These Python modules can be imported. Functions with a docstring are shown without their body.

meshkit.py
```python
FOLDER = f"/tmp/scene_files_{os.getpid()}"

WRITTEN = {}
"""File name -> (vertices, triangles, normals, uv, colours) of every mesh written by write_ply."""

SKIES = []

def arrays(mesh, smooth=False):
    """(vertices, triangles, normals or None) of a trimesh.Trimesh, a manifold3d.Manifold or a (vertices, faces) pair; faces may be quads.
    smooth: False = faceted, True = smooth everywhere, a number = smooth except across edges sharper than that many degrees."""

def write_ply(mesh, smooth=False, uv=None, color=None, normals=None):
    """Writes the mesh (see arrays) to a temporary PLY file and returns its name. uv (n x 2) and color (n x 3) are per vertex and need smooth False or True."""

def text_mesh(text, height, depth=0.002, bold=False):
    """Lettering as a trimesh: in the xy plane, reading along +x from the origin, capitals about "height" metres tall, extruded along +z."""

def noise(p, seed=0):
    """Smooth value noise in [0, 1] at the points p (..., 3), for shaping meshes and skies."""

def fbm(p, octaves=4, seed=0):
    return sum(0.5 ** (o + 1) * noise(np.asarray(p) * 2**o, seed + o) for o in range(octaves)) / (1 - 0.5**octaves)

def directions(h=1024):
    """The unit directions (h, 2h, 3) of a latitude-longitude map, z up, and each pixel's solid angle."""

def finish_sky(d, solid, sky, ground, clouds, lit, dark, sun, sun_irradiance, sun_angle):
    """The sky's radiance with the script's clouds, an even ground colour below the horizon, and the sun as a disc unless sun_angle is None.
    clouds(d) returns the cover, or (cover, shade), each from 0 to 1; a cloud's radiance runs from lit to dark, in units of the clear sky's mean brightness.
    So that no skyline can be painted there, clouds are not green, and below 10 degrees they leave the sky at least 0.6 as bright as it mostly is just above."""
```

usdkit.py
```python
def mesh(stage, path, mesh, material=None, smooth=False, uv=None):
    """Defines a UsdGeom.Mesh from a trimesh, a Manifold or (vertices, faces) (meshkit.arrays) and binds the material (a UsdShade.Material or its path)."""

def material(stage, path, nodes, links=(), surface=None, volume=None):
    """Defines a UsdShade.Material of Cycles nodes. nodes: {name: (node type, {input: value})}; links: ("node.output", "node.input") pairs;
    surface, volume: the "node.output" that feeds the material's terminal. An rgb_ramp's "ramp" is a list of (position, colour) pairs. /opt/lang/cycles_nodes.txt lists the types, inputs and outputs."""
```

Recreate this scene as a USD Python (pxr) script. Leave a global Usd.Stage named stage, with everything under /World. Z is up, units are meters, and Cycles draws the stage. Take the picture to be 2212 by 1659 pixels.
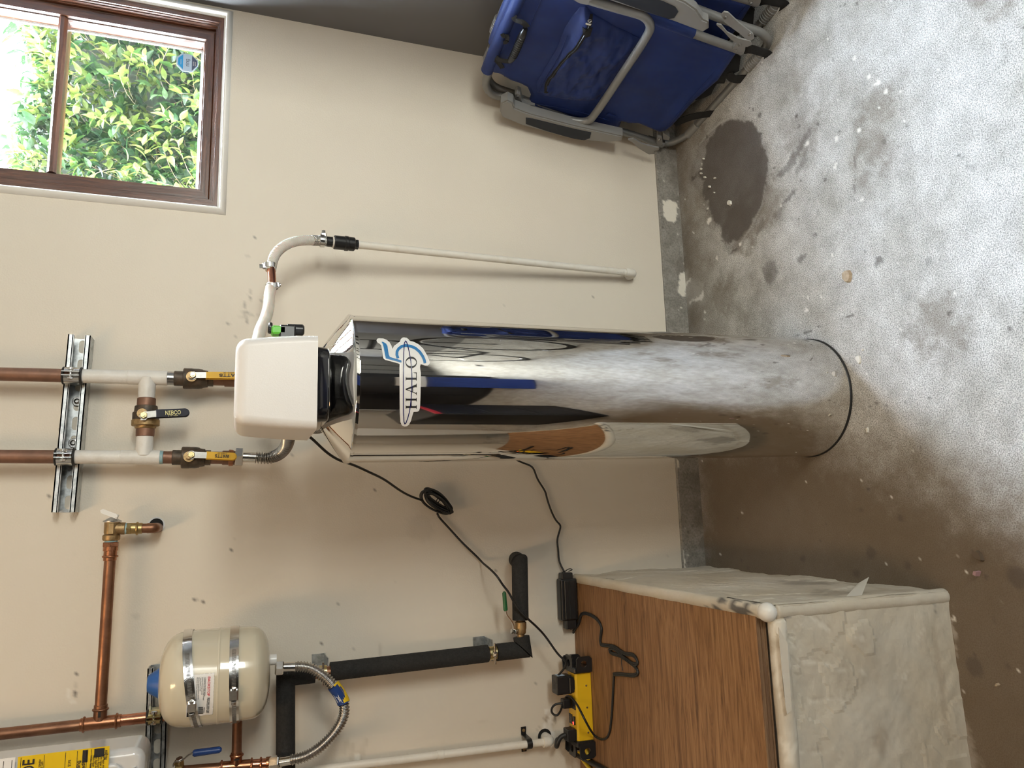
import math, random
import numpy as np
import trimesh, shapely, manifold3d
from shapely.geometry import Polygon, LineString, Point, MultiPolygon
from shapely import affinity
from scipy.spatial import Delaunay
from scipy.interpolate import CubicSpline
from pxr import Usd, UsdGeom, UsdLux, UsdShade, Gf, Sdf, Vt
import usdkit, meshkit

random.seed(7); np.random.seed(7); rng = np.random.default_rng(11)
stage = Usd.Stage.CreateInMemory()
UsdGeom.SetStageUpAxis(stage, 'Z'); UsdGeom.SetStageMetersPerUnit(stage, 1.0)
UsdGeom.Xform.Define(stage, '/World'); UsdGeom.Scope.Define(stage, '/World/Looks')
T = Sdf.ValueTypeNames

EXPO, SKY, SUN, SUN_EL, SUN_AZ, SUN_ANGLE = 0.0, 27.0, 13.5, 58, 13, 46
DOORL, TUBEL = [16.0, 4.5, 20.0, 6.0, 29.0, 9.0, 32.0, 0.5], 15.5
DOORC, TUBEC, SUNC, SKYC = (1.05, 1.07, .98), (1.24, .80, .42), (.73, .99, 1.46), (.88, .97, 1.06)
GARAGE_PANES = [(gx, gz) for gx in (.75, 1.27, 1.79, 2.31) for gz in (1.02, 1.70)]
TUBES = [(-.5, -1.5, 1.0)]

# ------------------------------------------------------------------ camera (phone held on its side: rolled a quarter turn)
F, YAW, PITCH, ROLL = 1610.0, 0.17983, 0.345713, -0.031172
CAM = np.array([0.0, -1.805964, 1.209442])
_f = np.array([math.sin(YAW)*math.cos(PITCH), math.cos(YAW)*math.cos(PITCH), -math.sin(PITCH)])
_r = np.array([math.cos(YAW), -math.sin(YAW), 0.0]); _d = np.cross(_f, _r)
RIGHT = math.cos(ROLL)*_r + math.sin(ROLL)*_d
DOWN = -math.sin(ROLL)*_r + math.cos(ROLL)*_d
FWD = _f
cam = UsdGeom.Camera.Define(stage, '/World/Camera')
m = Gf.Matrix4d(1.0)
for i, v in enumerate((DOWN, RIGHT, -FWD)):
    m.SetRow(i, Gf.Vec4d(*map(float, v), 0))
m.SetRow(3, Gf.Vec4d(*map(float, CAM), 1))
cam.AddTransformOp().Set(m)
cam.CreateHorizontalApertureAttr(36.0); cam.CreateVerticalApertureAttr(27.0)
cam.CreateFocalLengthAttr(36.0*F/2212.0)
cam.CreateClippingRangeAttr(Gf.Vec2f(0.02, 500))
cam.CreateExposureAttr(EXPO)

# ------------------------------------------------------------------ sky, daylight and the large lights
sky = UsdLux.DomeLight.Define(stage, '/World/Sky')
sky.CreateIntensityAttr(SKY); sky.CreateColorAttr(Gf.Vec3f(*SKYC))
glow = UsdLux.DistantLight.Define(stage, '/World/HazySun')          # bright hazy sky high above the hedge, reaching in through the window
glow.CreateAngleAttr(SUN_ANGLE); glow.CreateIntensityAttr(SUN); glow.CreateColorAttr(Gf.Vec3f(*SUNC))
glow.AddRotateXYZOp().Set(Gf.Vec3f(-(90-SUN_EL), 0, -SUN_AZ))
def rect_light(name, c, w, h, rot, inten, col):
    l = UsdLux.RectLight.Define(stage, '/World/'+name)
    l.CreateWidthAttr(w); l.CreateHeightAttr(h); l.CreateIntensityAttr(inten); l.CreateColorAttr(Gf.Vec3f(*col))
    l.AddTranslateOp().Set(Gf.Vec3d(*c)); l.AddRotateXYZOp().Set(Gf.Vec3f(*rot)); return l
for i, (gx, gz) in enumerate(GARAGE_PANES):                          # daylight through the glazed garage door behind the camera
    rect_light('DoorDaylight_%03d' % i, (gx, -4.06, gz), 0.50, 0.54, (90, 0, 0), DOORL[i], DOORC)
for i, (lx, ly, k) in enumerate(TUBES):                                 # fluorescent battens on the ceiling
    rect_light('TubeLight_%03d' % i, (lx, ly, 2.535), 0.20, 1.2, (0, 0, 0), TUBEL*k, TUBEC)

# ------------------------------------------------------------------ helpers
def ray(X, Y):
    return (829.5-Y)/F*RIGHT + (X-1106.0)/F*DOWN + FWD
def P(X, Y, y=0.0):
    r = ray(X, Y); return CAM + (y-CAM[1])/r[1]*r
def Pz(X, Y, z=0.0):
    r = ray(X, Y); return CAM + (z-CAM[2])/r[2]*r
def Px(X, Y, x):
    r = ray(X, Y); return CAM + (x-CAM[0])/r[0]*r
def zc(p): return float((np.asarray(p)-CAM) @ FWD)
def px2m(p, n): return n*zc(p)/F
def A(*v): return np.array(v, float)
def unit(v):
    v = np.asarray(v, float); return v/np.linalg.norm(v)
def s2l(r, g, b):
    c = np.array([r, g, b])/255.0
    return tuple(np.where(c < .04045, c/12.92, ((c+.055)/1.055)**2.4))

def cat(*ms):
    ms = [q for q in (ms[0] if len(ms) == 1 and isinstance(ms[0], (list, tuple)) else ms) if q is not None]
    return trimesh.util.concatenate(ms)
def spline(pts, n=60, closed=False):
    p = np.asarray(pts, float)
    if closed: p = np.vstack([p, p[:1]])
    t = np.r_[0, np.cumsum(np.maximum(np.linalg.norm(np.diff(p, axis=0), axis=1), 1e-6)**.5)]
    cs = CubicSpline(t, p, bc_type='periodic' if closed else 'natural')
    q = cs(np.linspace(0, t[-1], n+1 if closed else n))
    return q[:-1] if closed else q
def frames(p, closed=False):
    p = np.asarray(p, float); n = len(p)
    if closed: t = np.roll(p, -1, 0)-np.roll(p, 1, 0)
    else: t = np.gradient(p, axis=0)
    t /= np.maximum(np.linalg.norm(t, axis=1, keepdims=True), 1e-12)
    a = A(0, 0, 1) if abs(t[0][2]) < .8 else A(1, 0, 0)
    u = unit(np.cross(t[0], a)); us = [u]
    for i in range(1, n):
        u = u - t[i]*(u @ t[i]); u = unit(u); us.append(u)
    us = np.array(us); return t, us, np.cross(t, us)
def tube(pts, r, n=14, closed=False, cap=True, flat=None):
    """sweep of a circle (or of an ellipse: flat = (ratio, direction of the thin axis))"""
    p = np.asarray(pts, float); k = len(p)
    t, u, v = frames(p, closed)
    if flat is not None:
        d = np.asarray(flat[1], float)
        v = d - t*(t @ d)[:, None]; v /= np.maximum(np.linalg.norm(v, axis=1, keepdims=True), 1e-9); u = np.cross(v, t)
    r = np.broadcast_to(np.asarray(r, float), (k,))
    a = np.linspace(0, 2*np.pi, n, endpoint=False)
    ring = (np.cos(a)[None, :, None]*u[:, None] + np.sin(a)[None, :, None]*v[:, None]*(flat[0] if flat is not None else 1))
    V = (p[:, None] + ring*r[:, None, None]).reshape(-1, 3)
    f = []
    for i in range(k if closed else k-1):
        j = (i+1) % k; a0 = np.arange(n); b0 = (a0+1) % n
        f += [np.c_[i*n+a0, i*n+b0, j*n+b0], np.c_[i*n+a0, j*n+b0, j*n+a0]]
    if not closed and cap:
        V = np.vstack([V, p[:1], p[-1:]]); a0 = np.arange(n); b0 = (a0+1) % n
        f += [np.c_[b0, a0, np.full(n, k*n)], np.c_[(k-1)*n+a0, (k-1)*n+b0, np.full(n, k*n+1)]]
    return trimesh.Trimesh(V, np.vstack(f), process=False)
def bend(pts, rad, n=8):
    """polyline with its corners rounded"""
    p = [np.asarray(q, float) for q in pts]; out = [p[0]]
    for i in range(1, len(p)-1):
        a, b, c = p[i-1], p[i], p[i+1]
        rr = min(rad, .48*np.linalg.norm(a-b), .48*np.linalg.norm(c-b))
        s, e = b+unit(a-b)*rr, b+unit(c-b)*rr
        for t in np.linspace(0, 1, n): out.append((1-t)**2*s+2*t*(1-t)*b+t*t*e)
    out.append(p[-1]); return np.array(out)
def lathe(prof, o, axis, n=40, closed_ends=True):
    """prof: (distance along axis, radius) pairs"""
    ax = unit(axis); a = A(0, 0, 1) if abs(ax[2]) < .8 else A(1, 0, 0)
    u = unit(np.cross(ax, a)); v = np.cross(ax, u)
    th = np.linspace(0, 2*np.pi, n, endpoint=False)
    prof = [(h, max(r, 1e-5)) for h, r in prof]
    V = np.vstack([np.asarray(o)+h*ax + r*(np.cos(th)[:, None]*u+np.sin(th)[:, None]*v) for h, r in prof])
    f = []; k = len(prof); a0 = np.arange(n); b0 = (a0+1) % n
    for i in range(k-1):
        f += [np.c_[i*n+a0, i*n+b0, (i+1)*n+b0], np.c_[i*n+a0, (i+1)*n+b0, (i+1)*n+a0]]
    if closed_ends:
        V = np.vstack([V, np.asarray(o)+prof[0][0]*ax, np.asarray(o)+prof[-1][0]*ax])
        f += [np.c_[b0, a0, np.full(n, k*n)], np.c_[(k-1)*n+a0, (k-1)*n+b0, np.full(n, k*n+1)]]
    return trimesh.Trimesh(V, np.vstack(f), process=False)
def cyl(a, b, r, r2=None, n=24, ch=0.0):
    a, b = np.asarray(a, float), np.asarray(b, float); L = np.linalg.norm(b-a); r2 = r if r2 is None else r2
    pr = [(0, r), (L, r2)] if ch <= 0 else [(0, r-ch), (ch, r), (L-ch, r2), (L, r2-ch)]
    return lathe(pr, a, b-a, n)
def hexnut(a, b, r, ch=.0008): return cyl(a, b, r, n=6, ch=ch)
def hull(pts): return trimesh.convex.convex_hull(np.asarray(pts, float))
def rbox(c, size, ex=(1, 0, 0), ey=(0, 1, 0), ch=.002):
    """chamfered box with its axes along ex, ey, ex x ey"""
    ex, ey = unit(ex), unit(ey); ez = np.cross(ex, ey); h = np.asarray(size, float)/2; ch = min(ch, *(h*.9))
    pts = []
    for sx in (-1, 1):
        for sy in (-1, 1):
            for sz in (-1, 1):
                for k in range(3):
                    q = h-ch; q[k] = h[k]; q = q*(sx, sy, sz)
                    pts.append(np.asarray(c)+q[0]*ex+q[1]*ey+q[2]*ez)
    return hull(pts)
def roundbox(c, size, r, n=3):
    c, h = np.asarray(c, float), np.asarray(size)/2-r
    s = trimesh.creation.icosphere(n, r).vertices
    return hull(np.vstack([s+c+h*A(a, b, d) for a in (-1, 1) for b in (-1, 1) for d in (-1, 1)]))
def fill(poly, step):
    """triangulated polygon with inner points: (points 2D, triangles)"""
    V, Fc, n0 = [], [], 0
    for g in getattr(poly, 'geoms', [poly]):
        if g.is_empty or g.area < 1e-12: continue
        b = shapely.segmentize(g, step)
        bd = np.vstack([np.asarray(q.coords)[:-1] for q in [b.exterior, *b.interiors]])
        x0, y0, x1, y1 = g.bounds
        gx, gy = np.meshgrid(np.arange(x0+step/2, x1, step), np.arange(y0+step/2, y1, step*.87)); gx[1::2] += step/2
        q = np.c_[gx.ravel(), gy.ravel()]; inn = g.buffer(-.4*step)
        if not inn.is_empty: q = q[shapely.contains_xy(inn, q[:, 0], q[:, 1])]
        else: q = q[:0]
        pts = np.vstack([bd, q])
        if len(pts) < 3: continue
        tri = Delaunay(pts).simplices; ce = pts[tri].mean(1)
        tri = tri[shapely.contains_xy(g, ce[:, 0], ce[:, 1])]
        a = pts[tri]; cr = (a[:, 1, 0]-a[:, 0, 0])*(a[:, 2, 1]-a[:, 0, 1])-(a[:, 1, 1]-a[:, 0, 1])*(a[:, 2, 0]-a[:, 0, 0])
        tri[cr < 0] = tri[cr < 0][:, ::-1]
        V.append(pts); Fc.append(tri+n0); n0 += len(pts)
    return np.vstack(V), np.vstack(Fc)
def sheet(poly, step, fn, thick=None):
    """polygon mapped to space by fn(points 2D) ; thick: fn_back for the other side"""
    v, f = fill(poly, step); top = fn(v)
    if thick is None: return trimesh.Trimesh(top, f, process=False)
    bot = thick(v); n = len(v)
    e = np.sort(np.vstack([f[:, [0, 1]], f[:, [1, 2]], f[:, [2, 0]]]), axis=1)
    de = np.vstack([f[:, [0, 1]], f[:, [1, 2]], f[:, [2, 0]]])
    _, inv, cnt = np.unique(e, axis=0, return_inverse=True, return_counts=True)
    b = de[cnt[inv.ravel()] == 1]
    side = np.vstack([np.c_[b[:, 1], b[:, 0], b[:, 0]+n], np.c_[b[:, 1], b[:, 0]+n, b[:, 1]+n]])
    return trimesh.Trimesh(np.vstack([top, bot]), np.vstack([f, f[:, ::-1]+n, side]), process=False)
def plate(poly, o, ex, ey, t):
    """flat polygon in (ex, ey) at o, extruded by t along ex x ey"""
    g = cat([trimesh.creation.extrude_polygon(q, abs(t), engine='earcut') for q in getattr(poly, 'geoms', [poly])])
    ex, ey = unit(ex), unit(ey); ez = np.cross(ex, ey)*np.sign(t)
    v = np.asarray(g.vertices); w = np.asarray(o)+v[:, :1]*ex+v[:, 1:2]*ey+v[:, 2:]*ez
    f = g.faces if t > 0 else g.faces[:, ::-1]
    return trimesh.Trimesh(w, f, process=False)
def words(text, h, o, ex, ey, d=.0004, bold=False, width=None, center=True):
    g = meshkit.text_mesh(text, h, d, bold); v = np.asarray(g.vertices).copy()
    if width: v[:, 0] *= width/(v[:, 0].max()-v[:, 0].min())
    if center: v[:, :2] -= (v[:, :2].max(0)+v[:, :2].min(0))/2
    ex, ey = unit(ex), unit(ey); ez = np.cross(ex, ey)
    return trimesh.Trimesh(np.asarray(o)+v[:, :1]*ex+v[:, 1:2]*ey+v[:, 2:]*ez, g.faces, process=False)
def ribbon(pts, wdir, w, t=.0015):
    """flat strap along pts, wide along wdir (one direction or one per point)"""
    p = np.asarray(pts, float); k = len(p); tg = np.gradient(p, axis=0); tg /= np.linalg.norm(tg, axis=1, keepdims=True)
    wd = np.broadcast_to(np.asarray(wdir, float), (k, 3)); wd = wd-tg*(wd*tg).sum(1)[:, None]; wd = wd/np.linalg.norm(wd, axis=1, keepdims=True)
    nn = np.cross(tg, wd); q = np.stack([p+wd*w/2+nn*t/2, p-wd*w/2+nn*t/2, p-wd*w/2-nn*t/2, p+wd*w/2-nn*t/2], 1).reshape(-1, 3)
    f = []
    for i in range(k-1):
        for j in range(4):
            a, b = i*4+j, i*4+(j+1) % 4; f += [[a, b, b+4], [a, b+4, a+4]]
    e = (k-1)*4; f += [[0, 2, 1], [0, 3, 2], [e, e+1, e+2], [e, e+2, e+3]]
    g = trimesh.Trimesh(q, f, process=False); g.fix_normals(); return g
def torus(c, axis, R, r, n=32, k=10):
    ax = unit(axis); a = A(0, 0, 1) if abs(ax[2]) < .8 else A(1, 0, 0); u = unit(np.cross(ax, a)); v = np.cross(ax, u)
    th = np.linspace(0, 2*np.pi, n, endpoint=False)
    return tube(np.asarray(c)+R*(np.cos(th)[:, None]*u+np.sin(th)[:, None]*v), r, k, closed=True)
def corrugated(pts, r, amp, pitch, n=20):
    p = np.asarray(pts, float); s = np.r_[0, np.cumsum(np.linalg.norm(np.diff(p, axis=0), axis=1))]
    k = int(s[-1]/pitch*8); t = np.linspace(0, s[-1], k); q = np.stack([np.interp(t, s, p[:, i]) for i in range(3)], 1)
    c = np.cos(t/pitch*2*np.pi)
    return tube(q, r+amp*np.sign(c)*np.abs(c)**.7, n)

_used, _org = set(), {'/World': np.zeros(3)}
def path_of(name, parent='/World'):
    p = parent+'/'+name; i = 0
    while p in _used: i += 1; p = '%s/%s_%03d' % (parent, name, i)
    _used.add(p); return p
def tag(prim, label=None, category=None, group=None, kind=None):
    for k, v in (('label', label), ('category', category), ('group', group), ('kind', kind)):
        if v: prim.SetCustomDataByKey(k, v)
def thing(name, label, category, loc=(0, 0, 0), group=None):
    p = path_of(name); x = UsdGeom.Xform.Define(stage, p); x.AddTranslateOp().Set(Gf.Vec3d(*map(float, loc)))
    tag(x.GetPrim(), label, category, group); _org[p] = np.asarray(loc, float); return p
def obj(name, mesh, mat, parent='/World', smooth=35, label=None, category=None, group=None, kind=None, primvars=None, loc=None):
    if isinstance(mesh, (list, tuple)): mesh = cat(mesh)
    p = path_of(name, parent); o = _org[parent] if parent in _org else np.zeros(3)
    if loc is not None: o = np.asarray(loc, float)
    g = trimesh.Trimesh(np.asarray(mesh.vertices)-o, mesh.faces, process=False)
    q = usdkit.mesh(stage, p, g, MAT[mat], smooth=smooth)
    if loc is not None: q.AddTranslateOp().Set(Gf.Vec3d(*map(float, loc)))
    _org[p] = o
    for k, v in (primvars or {}).items():
        UsdGeom.PrimvarsAPI(q).CreatePrimvar(k, T.Color3fArray, 'vertex').Set(Vt.Vec3fArray.FromNumpy(np.asarray(v, np.float32)))
    tag(q.GetPrim(), label, category, group, kind); return p

# ------------------------------------------------------------------ materials
MAT = {}
def mat(name, col, rough=.5, metal=0.0, col2=None, nscale=30, ndet=4, ramp=(.35, .65), bump=None, stretch=None, coat=0, rvar=0, **kw):
    """principled material: col mixed with col2 by noise; bump = (scale, distance, strength)"""
    nd = {'geo': ('texture_coordinate', {}), 'p': ('principled_bsdf', {'base_color': col, 'roughness': rough, 'metallic': metal, 'coat_weight': coat, **kw})}
    ln = []; src = 'geo.object'
    if stretch: nd['map'] = ('mapping', {'scale': stretch}); ln.append((src, 'map.vector')); src = 'map.vector'
    if col2 is not None or rvar:
        nd['n'] = ('noise_texture', {'scale': nscale, 'detail': ndet, 'roughness': .6}); ln.append((src, 'n.vector'))
    if col2 is not None:
        nd['r'] = ('rgb_ramp', {'ramp': [(ramp[0], col), (ramp[1], col2)]}); ln += [('n.fac', 'r.fac'), ('r.color', 'p.base_color')]
    if rvar:
        nd['mr'] = ('map_range', {'from_min': .3, 'from_max': .7, 'to_min': rough-rvar, 'to_max': rough+rvar}); ln += [('n.fac', 'mr.value'), ('mr.result', 'p.roughness')]
    if bump:
        nd['nb'] = ('noise_texture', {'scale': bump[0], 'detail': 4}); nd['b'] = ('bump', {'distance': bump[1], 'strength': bump[2] if len(bump) > 2 else 1.0})
        ln += [(src, 'nb.vector'), ('nb.fac', 'b.height'), ('b.normal', 'p.normal')]
    MAT[name] = usdkit.material(stage, '/World/Looks/'+name, nd, ln, surface='p.BSDF')
W_ = (.8, .8, .8)
mat('chrome', (.80, .79, .77), .035, 1.0, rvar=.008, nscale=6)
mat('steel', (.55, .54, .52), .22, 1.0, (.42, .41, .40), 60)
mat('bright_steel', (.72, .71, .69), .16, 1.0)
mat('zinc_lever', (.36, .35, .33), .42, 1.0, (.46, .45, .43), 60)
mat('galvanised', (.42, .44, .45), .38, 1.0, (.60, .62, .63), 45, ramp=(.4, .6), rvar=.1)
mat('gold_zinc', (.72, .55, .27), .28, 1.0, (.55, .48, .25), 40)
mat('brass', (.50, .36, .16), .36, 1.0, (.36, .26, .12), 50)
mat('bronze', (.30, .20, .10), .45, .85, (.42, .29, .14), 60, bump=(300, .0004))
mat('dark_bronze', (.055, .045, .034), .5, .35, (.10, .068, .045), 70, bump=(300, .0004))
mat('copper', (.48, .215, .115), .30, 1.0, (.32, .14, .075), 22, rvar=.1)
mat('copper_dull', (.30, .15, .085), .42, .9, (.22, .105, .062), 30, rvar=.08)
mat('copper_brown', (.19, .105, .07), .48, .6, (.25, .13, .085), 40)
mat('copper_new', (.66, .28, .17), .24, 1.0, (.52, .22, .13), 60)
mat('teal_sealant', (.20, .38, .45), .6, 0, (.32, .42, .42), 200)
mat('white_paint_pipe', (.70, .675, .64), .42, 0, (.60, .57, .52), 26, ramp=(.45, .75), bump=(160, .0006))
mat('pvc_white', (.74, .70, .63), .38, 0, (.66, .60, .50), 35, ramp=(.5, .8))
mat('hose_clear', (.60, .57, .49), .32, 0, (.68, .65, .58), 40, subsurface_weight=.2, subsurface_scale=.004)
mat('black_plastic', (.012, .012, .013), .32, 0)
mat('black_gloss', (.008, .008, .009), .12, 0, coat=.5)
mat('black_matte', (.008, .0075, .007), .9, 0, bump=(400, .0003))
mat('black_rubber', (.012, .012, .012), .45)
mat('black_foam', (.012, .0115, .011), .9, 0, (.020, .019, .018), 180, bump=(500, .0012))
mat('webbing', (.008, .008, .009), .75, bump=(700, .0006))
mat('valve_cover', (.76, .735, .715), .36, 0, bump=(420, .00008))
mat('shade_white', (.78, .77, .75), .28, 0)
mat('heater_white', (.62, .62, .62), .16, 0, coat=.4)
mat('tank_cream', (.60, .545, .42), .16, 0, coat=.5)
mat('blue_plastic', (.018, .095, .33), .42)
mat('blue_grip', (.012, .045, .19), .38)
mat('navy_grip', (.006, .008, .022), .6)
mat('yellow_grip', (.66, .38, .010), .5)
mat('yellow_strip', (.70, .43, .012), .36)
mat('yellow_label', (.74, .50, .02), .22)
mat('yellow_cord', (.72, .50, .02), .4)
mat('green_grip', (.012, .10, .03), .4)
mat('lime_plastic', (.10, .45, .03), .4)
mat('ink', (.012, .011, .010), .5)
mat('ink_grey', (.11, .10, .09), .5)
mat('ink_red', (.60, .02, .03), .4)
mat('ink_cream', (.66, .62, .30), .5)
mat('paper_white', (.78, .77, .76), .35)
mat('sticker_white', (.80, .79, .78), .25)
mat('sticker_blue', (.035, .19, .44), .25)
mat('sticker_navy', (.012, .012, .10), .25)
mat('sign_blue', (.03, .36, .78), .3); mat('sign_pale', (.52, .68, .85), .3); mat('sign_slate', (.07, .10, .17), .3)
mat('canvas_blue', (.0025, .017, .115), .6, 0, (.004, .024, .15), 14, bump=(1400, .0005, .5), sheen_weight=.06, sheen_roughness=.4)
mat('chair_grey', (.25, .247, .24), .36, .3, (.22, .218, .212), 20)
mat('grey_plastic', (.26, .258, .25), .4)
mat('pad_navy', (.012, .016, .026), .6)
mat('plaster', (.60, .555, .48), .55, bump=(60, .0015))
mat('bead_white', (.74, .72, .68), .34)
mat('grey_wall', (.150, .148, .152), .5, 0, (.138, .136, .140), 3)
mat('rust', (.07, .04, .025), .8, 0, (.13, .07, .04), 90, bump=(200, .002))
mat('pebble_tan', (.50, .40, .28), .7, 0, (.36, .27, .18), 80, bump=(150, .002))
mat('pebble_pink', (.40, .24, .25), .6)
mat('leaf_litter', (.10, .07, .045), .8)
mat('paint_chip', (.72, .69, .62), .6)
mat('room_white', (.62, .58, .52), .7); mat('ceiling_white', (.72, .70, .66), .8)
mat('room_grey', (.16, .155, .15), .6); mat('dark_cabinet', (.012, .012, .014), .25); mat('red_paint', (.45, .02, .03), .3)
mat('lamp_body', (.7, .7, .68), .4)
mat('board_white', (.72, .72, .70), .2); mat('tyre', (.012, .012, .012), .7)
mat('bark', (.16, .10, .06), .8, 0, (.26, .17, .10), 60)
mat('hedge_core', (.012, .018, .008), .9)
def glow_mat(name, col, st):
    MAT[name] = usdkit.material(stage, '/World/Looks/'+name, {'e': ('emission', {'color': col, 'strength': st})}, [], surface='e.emission')
glow_mat('red_lamp', (1.0, .03, .02), 6.0)
glow_mat('frosted_daylight', (1.0, .97, .92), .5); glow_mat('lamp_tube', (1.0, .86, .66), 1.0)
def leaf_mat(name, c, tr):
    MAT[name] = usdkit.material(stage, '/World/Looks/'+name, {
        'p': ('principled_bsdf', {'base_color': c, 'roughness': .42}), 't': ('translucent_bsdf', {'color': tr}), 'm': ('mix_closure', {'fac': .4})},
        [('p.BSDF', 'm.closure1'), ('t.BSDF', 'm.closure2')], surface='m.closure')
leaf_mat('leaf_dark', (.012, .033, .014), (.016, .045, .012))
leaf_mat('leaf_mid', (.027, .062, .019), (.04, .09, .016))
leaf_mat('leaf_young', (.072, .102, .022), (.105, .145, .026))
MAT['pane_glass'] = usdkit.material(stage, '/World/Looks/pane_glass', {
    't0': ('transparent_bsdf', {'color': (.97, .985, .975)}), 'dust': ('translucent_bsdf', {'color': (.9, .9, .88)}), 't': ('mix_closure', {'fac': .0012}), 'g': ('glossy_bsdf', {'color': (1, 1, 1), 'roughness': .02}), 'm': ('mix_closure', {}),
    'lw': ('layer_weight', {'blend': .5}), 'pw': ('math', {'math_type': 'power', 'value2': 5.0}), 'ad': ('math', {'math_type': 'multiply_add', 'value2': .9, 'value3': .035})},
    [('t0.BSDF', 't.closure1'), ('dust.BSDF', 't.closure2'), ('t.closure', 'm.closure1'), ('g.BSDF', 'm.closure2'), ('lw.facing', 'pw.value1'), ('pw.value', 'ad.value1'), ('ad.value', 'm.fac')], surface='m.closure')
def wood(name, c1, c2, c3, scale, stretch, rough, coat=0, dist=1.5):
    nd = {'tc': ('texture_coordinate', {}), 'mp': ('mapping', {'scale': stretch}), 'n': ('noise_texture', {'scale': scale, 'detail': 6, 'roughness': .62, 'distortion': dist}),
          'r': ('rgb_ramp', {'ramp': [(.30, c1), (.5, c2), (.68, c3)]}), 'n2': ('noise_texture', {'scale': scale*.12, 'detail': 3}),
          'mx': ('mix', {'mix_type': 'multiply', 'fac': .55}), 'r2': ('rgb_ramp', {'ramp': [(.35, (.55, .5, .45)), (.6, (1.0, 1.0, 1.0))]}),
          'b': ('bump', {'distance': .0008}), 'p': ('principled_bsdf', {'roughness': rough, 'coat_weight': coat, 'coat_roughness': .12})}
    ln = [('tc.object', 'mp.vector'), ('mp.vector', 'n.vector'), ('tc.object', 'n2.vector'), ('n.fac', 'r.fac'), ('n2.fac', 'r2.fac'), ('r.color', 'mx.color1'), ('r2.color', 'mx.color2'),
          ('mx.color', 'p.base_color'), ('n.fac', 'b.height'), ('b.normal', 'p.normal')]
    MAT[name] = usdkit.material(stage, '/World/Looks/'+name, nd, ln, surface='p.BSDF')
wood('wood_v', (.045, .014, .006), (.095, .030, .012), (.15, .052, .022), 10, (9, 9, .7), .32, .5)
wood('wood_h', (.045, .014, .006), (.095, .030, .012), (.15, .052, .022), 10, (.7, 9, 9), .32, .5)
wood('plywood', (.11, .050, .020), (.27, .135, .052), (.37, .205, .092), 4, (1.3, 15, 15), .6, 0, 2.2)
wood('ply_edge', (.10, .052, .026), (.20, .115, .06), (.30, .19, .10), 6, (1.2, 4, 70), .7, 0, .3)
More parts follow.
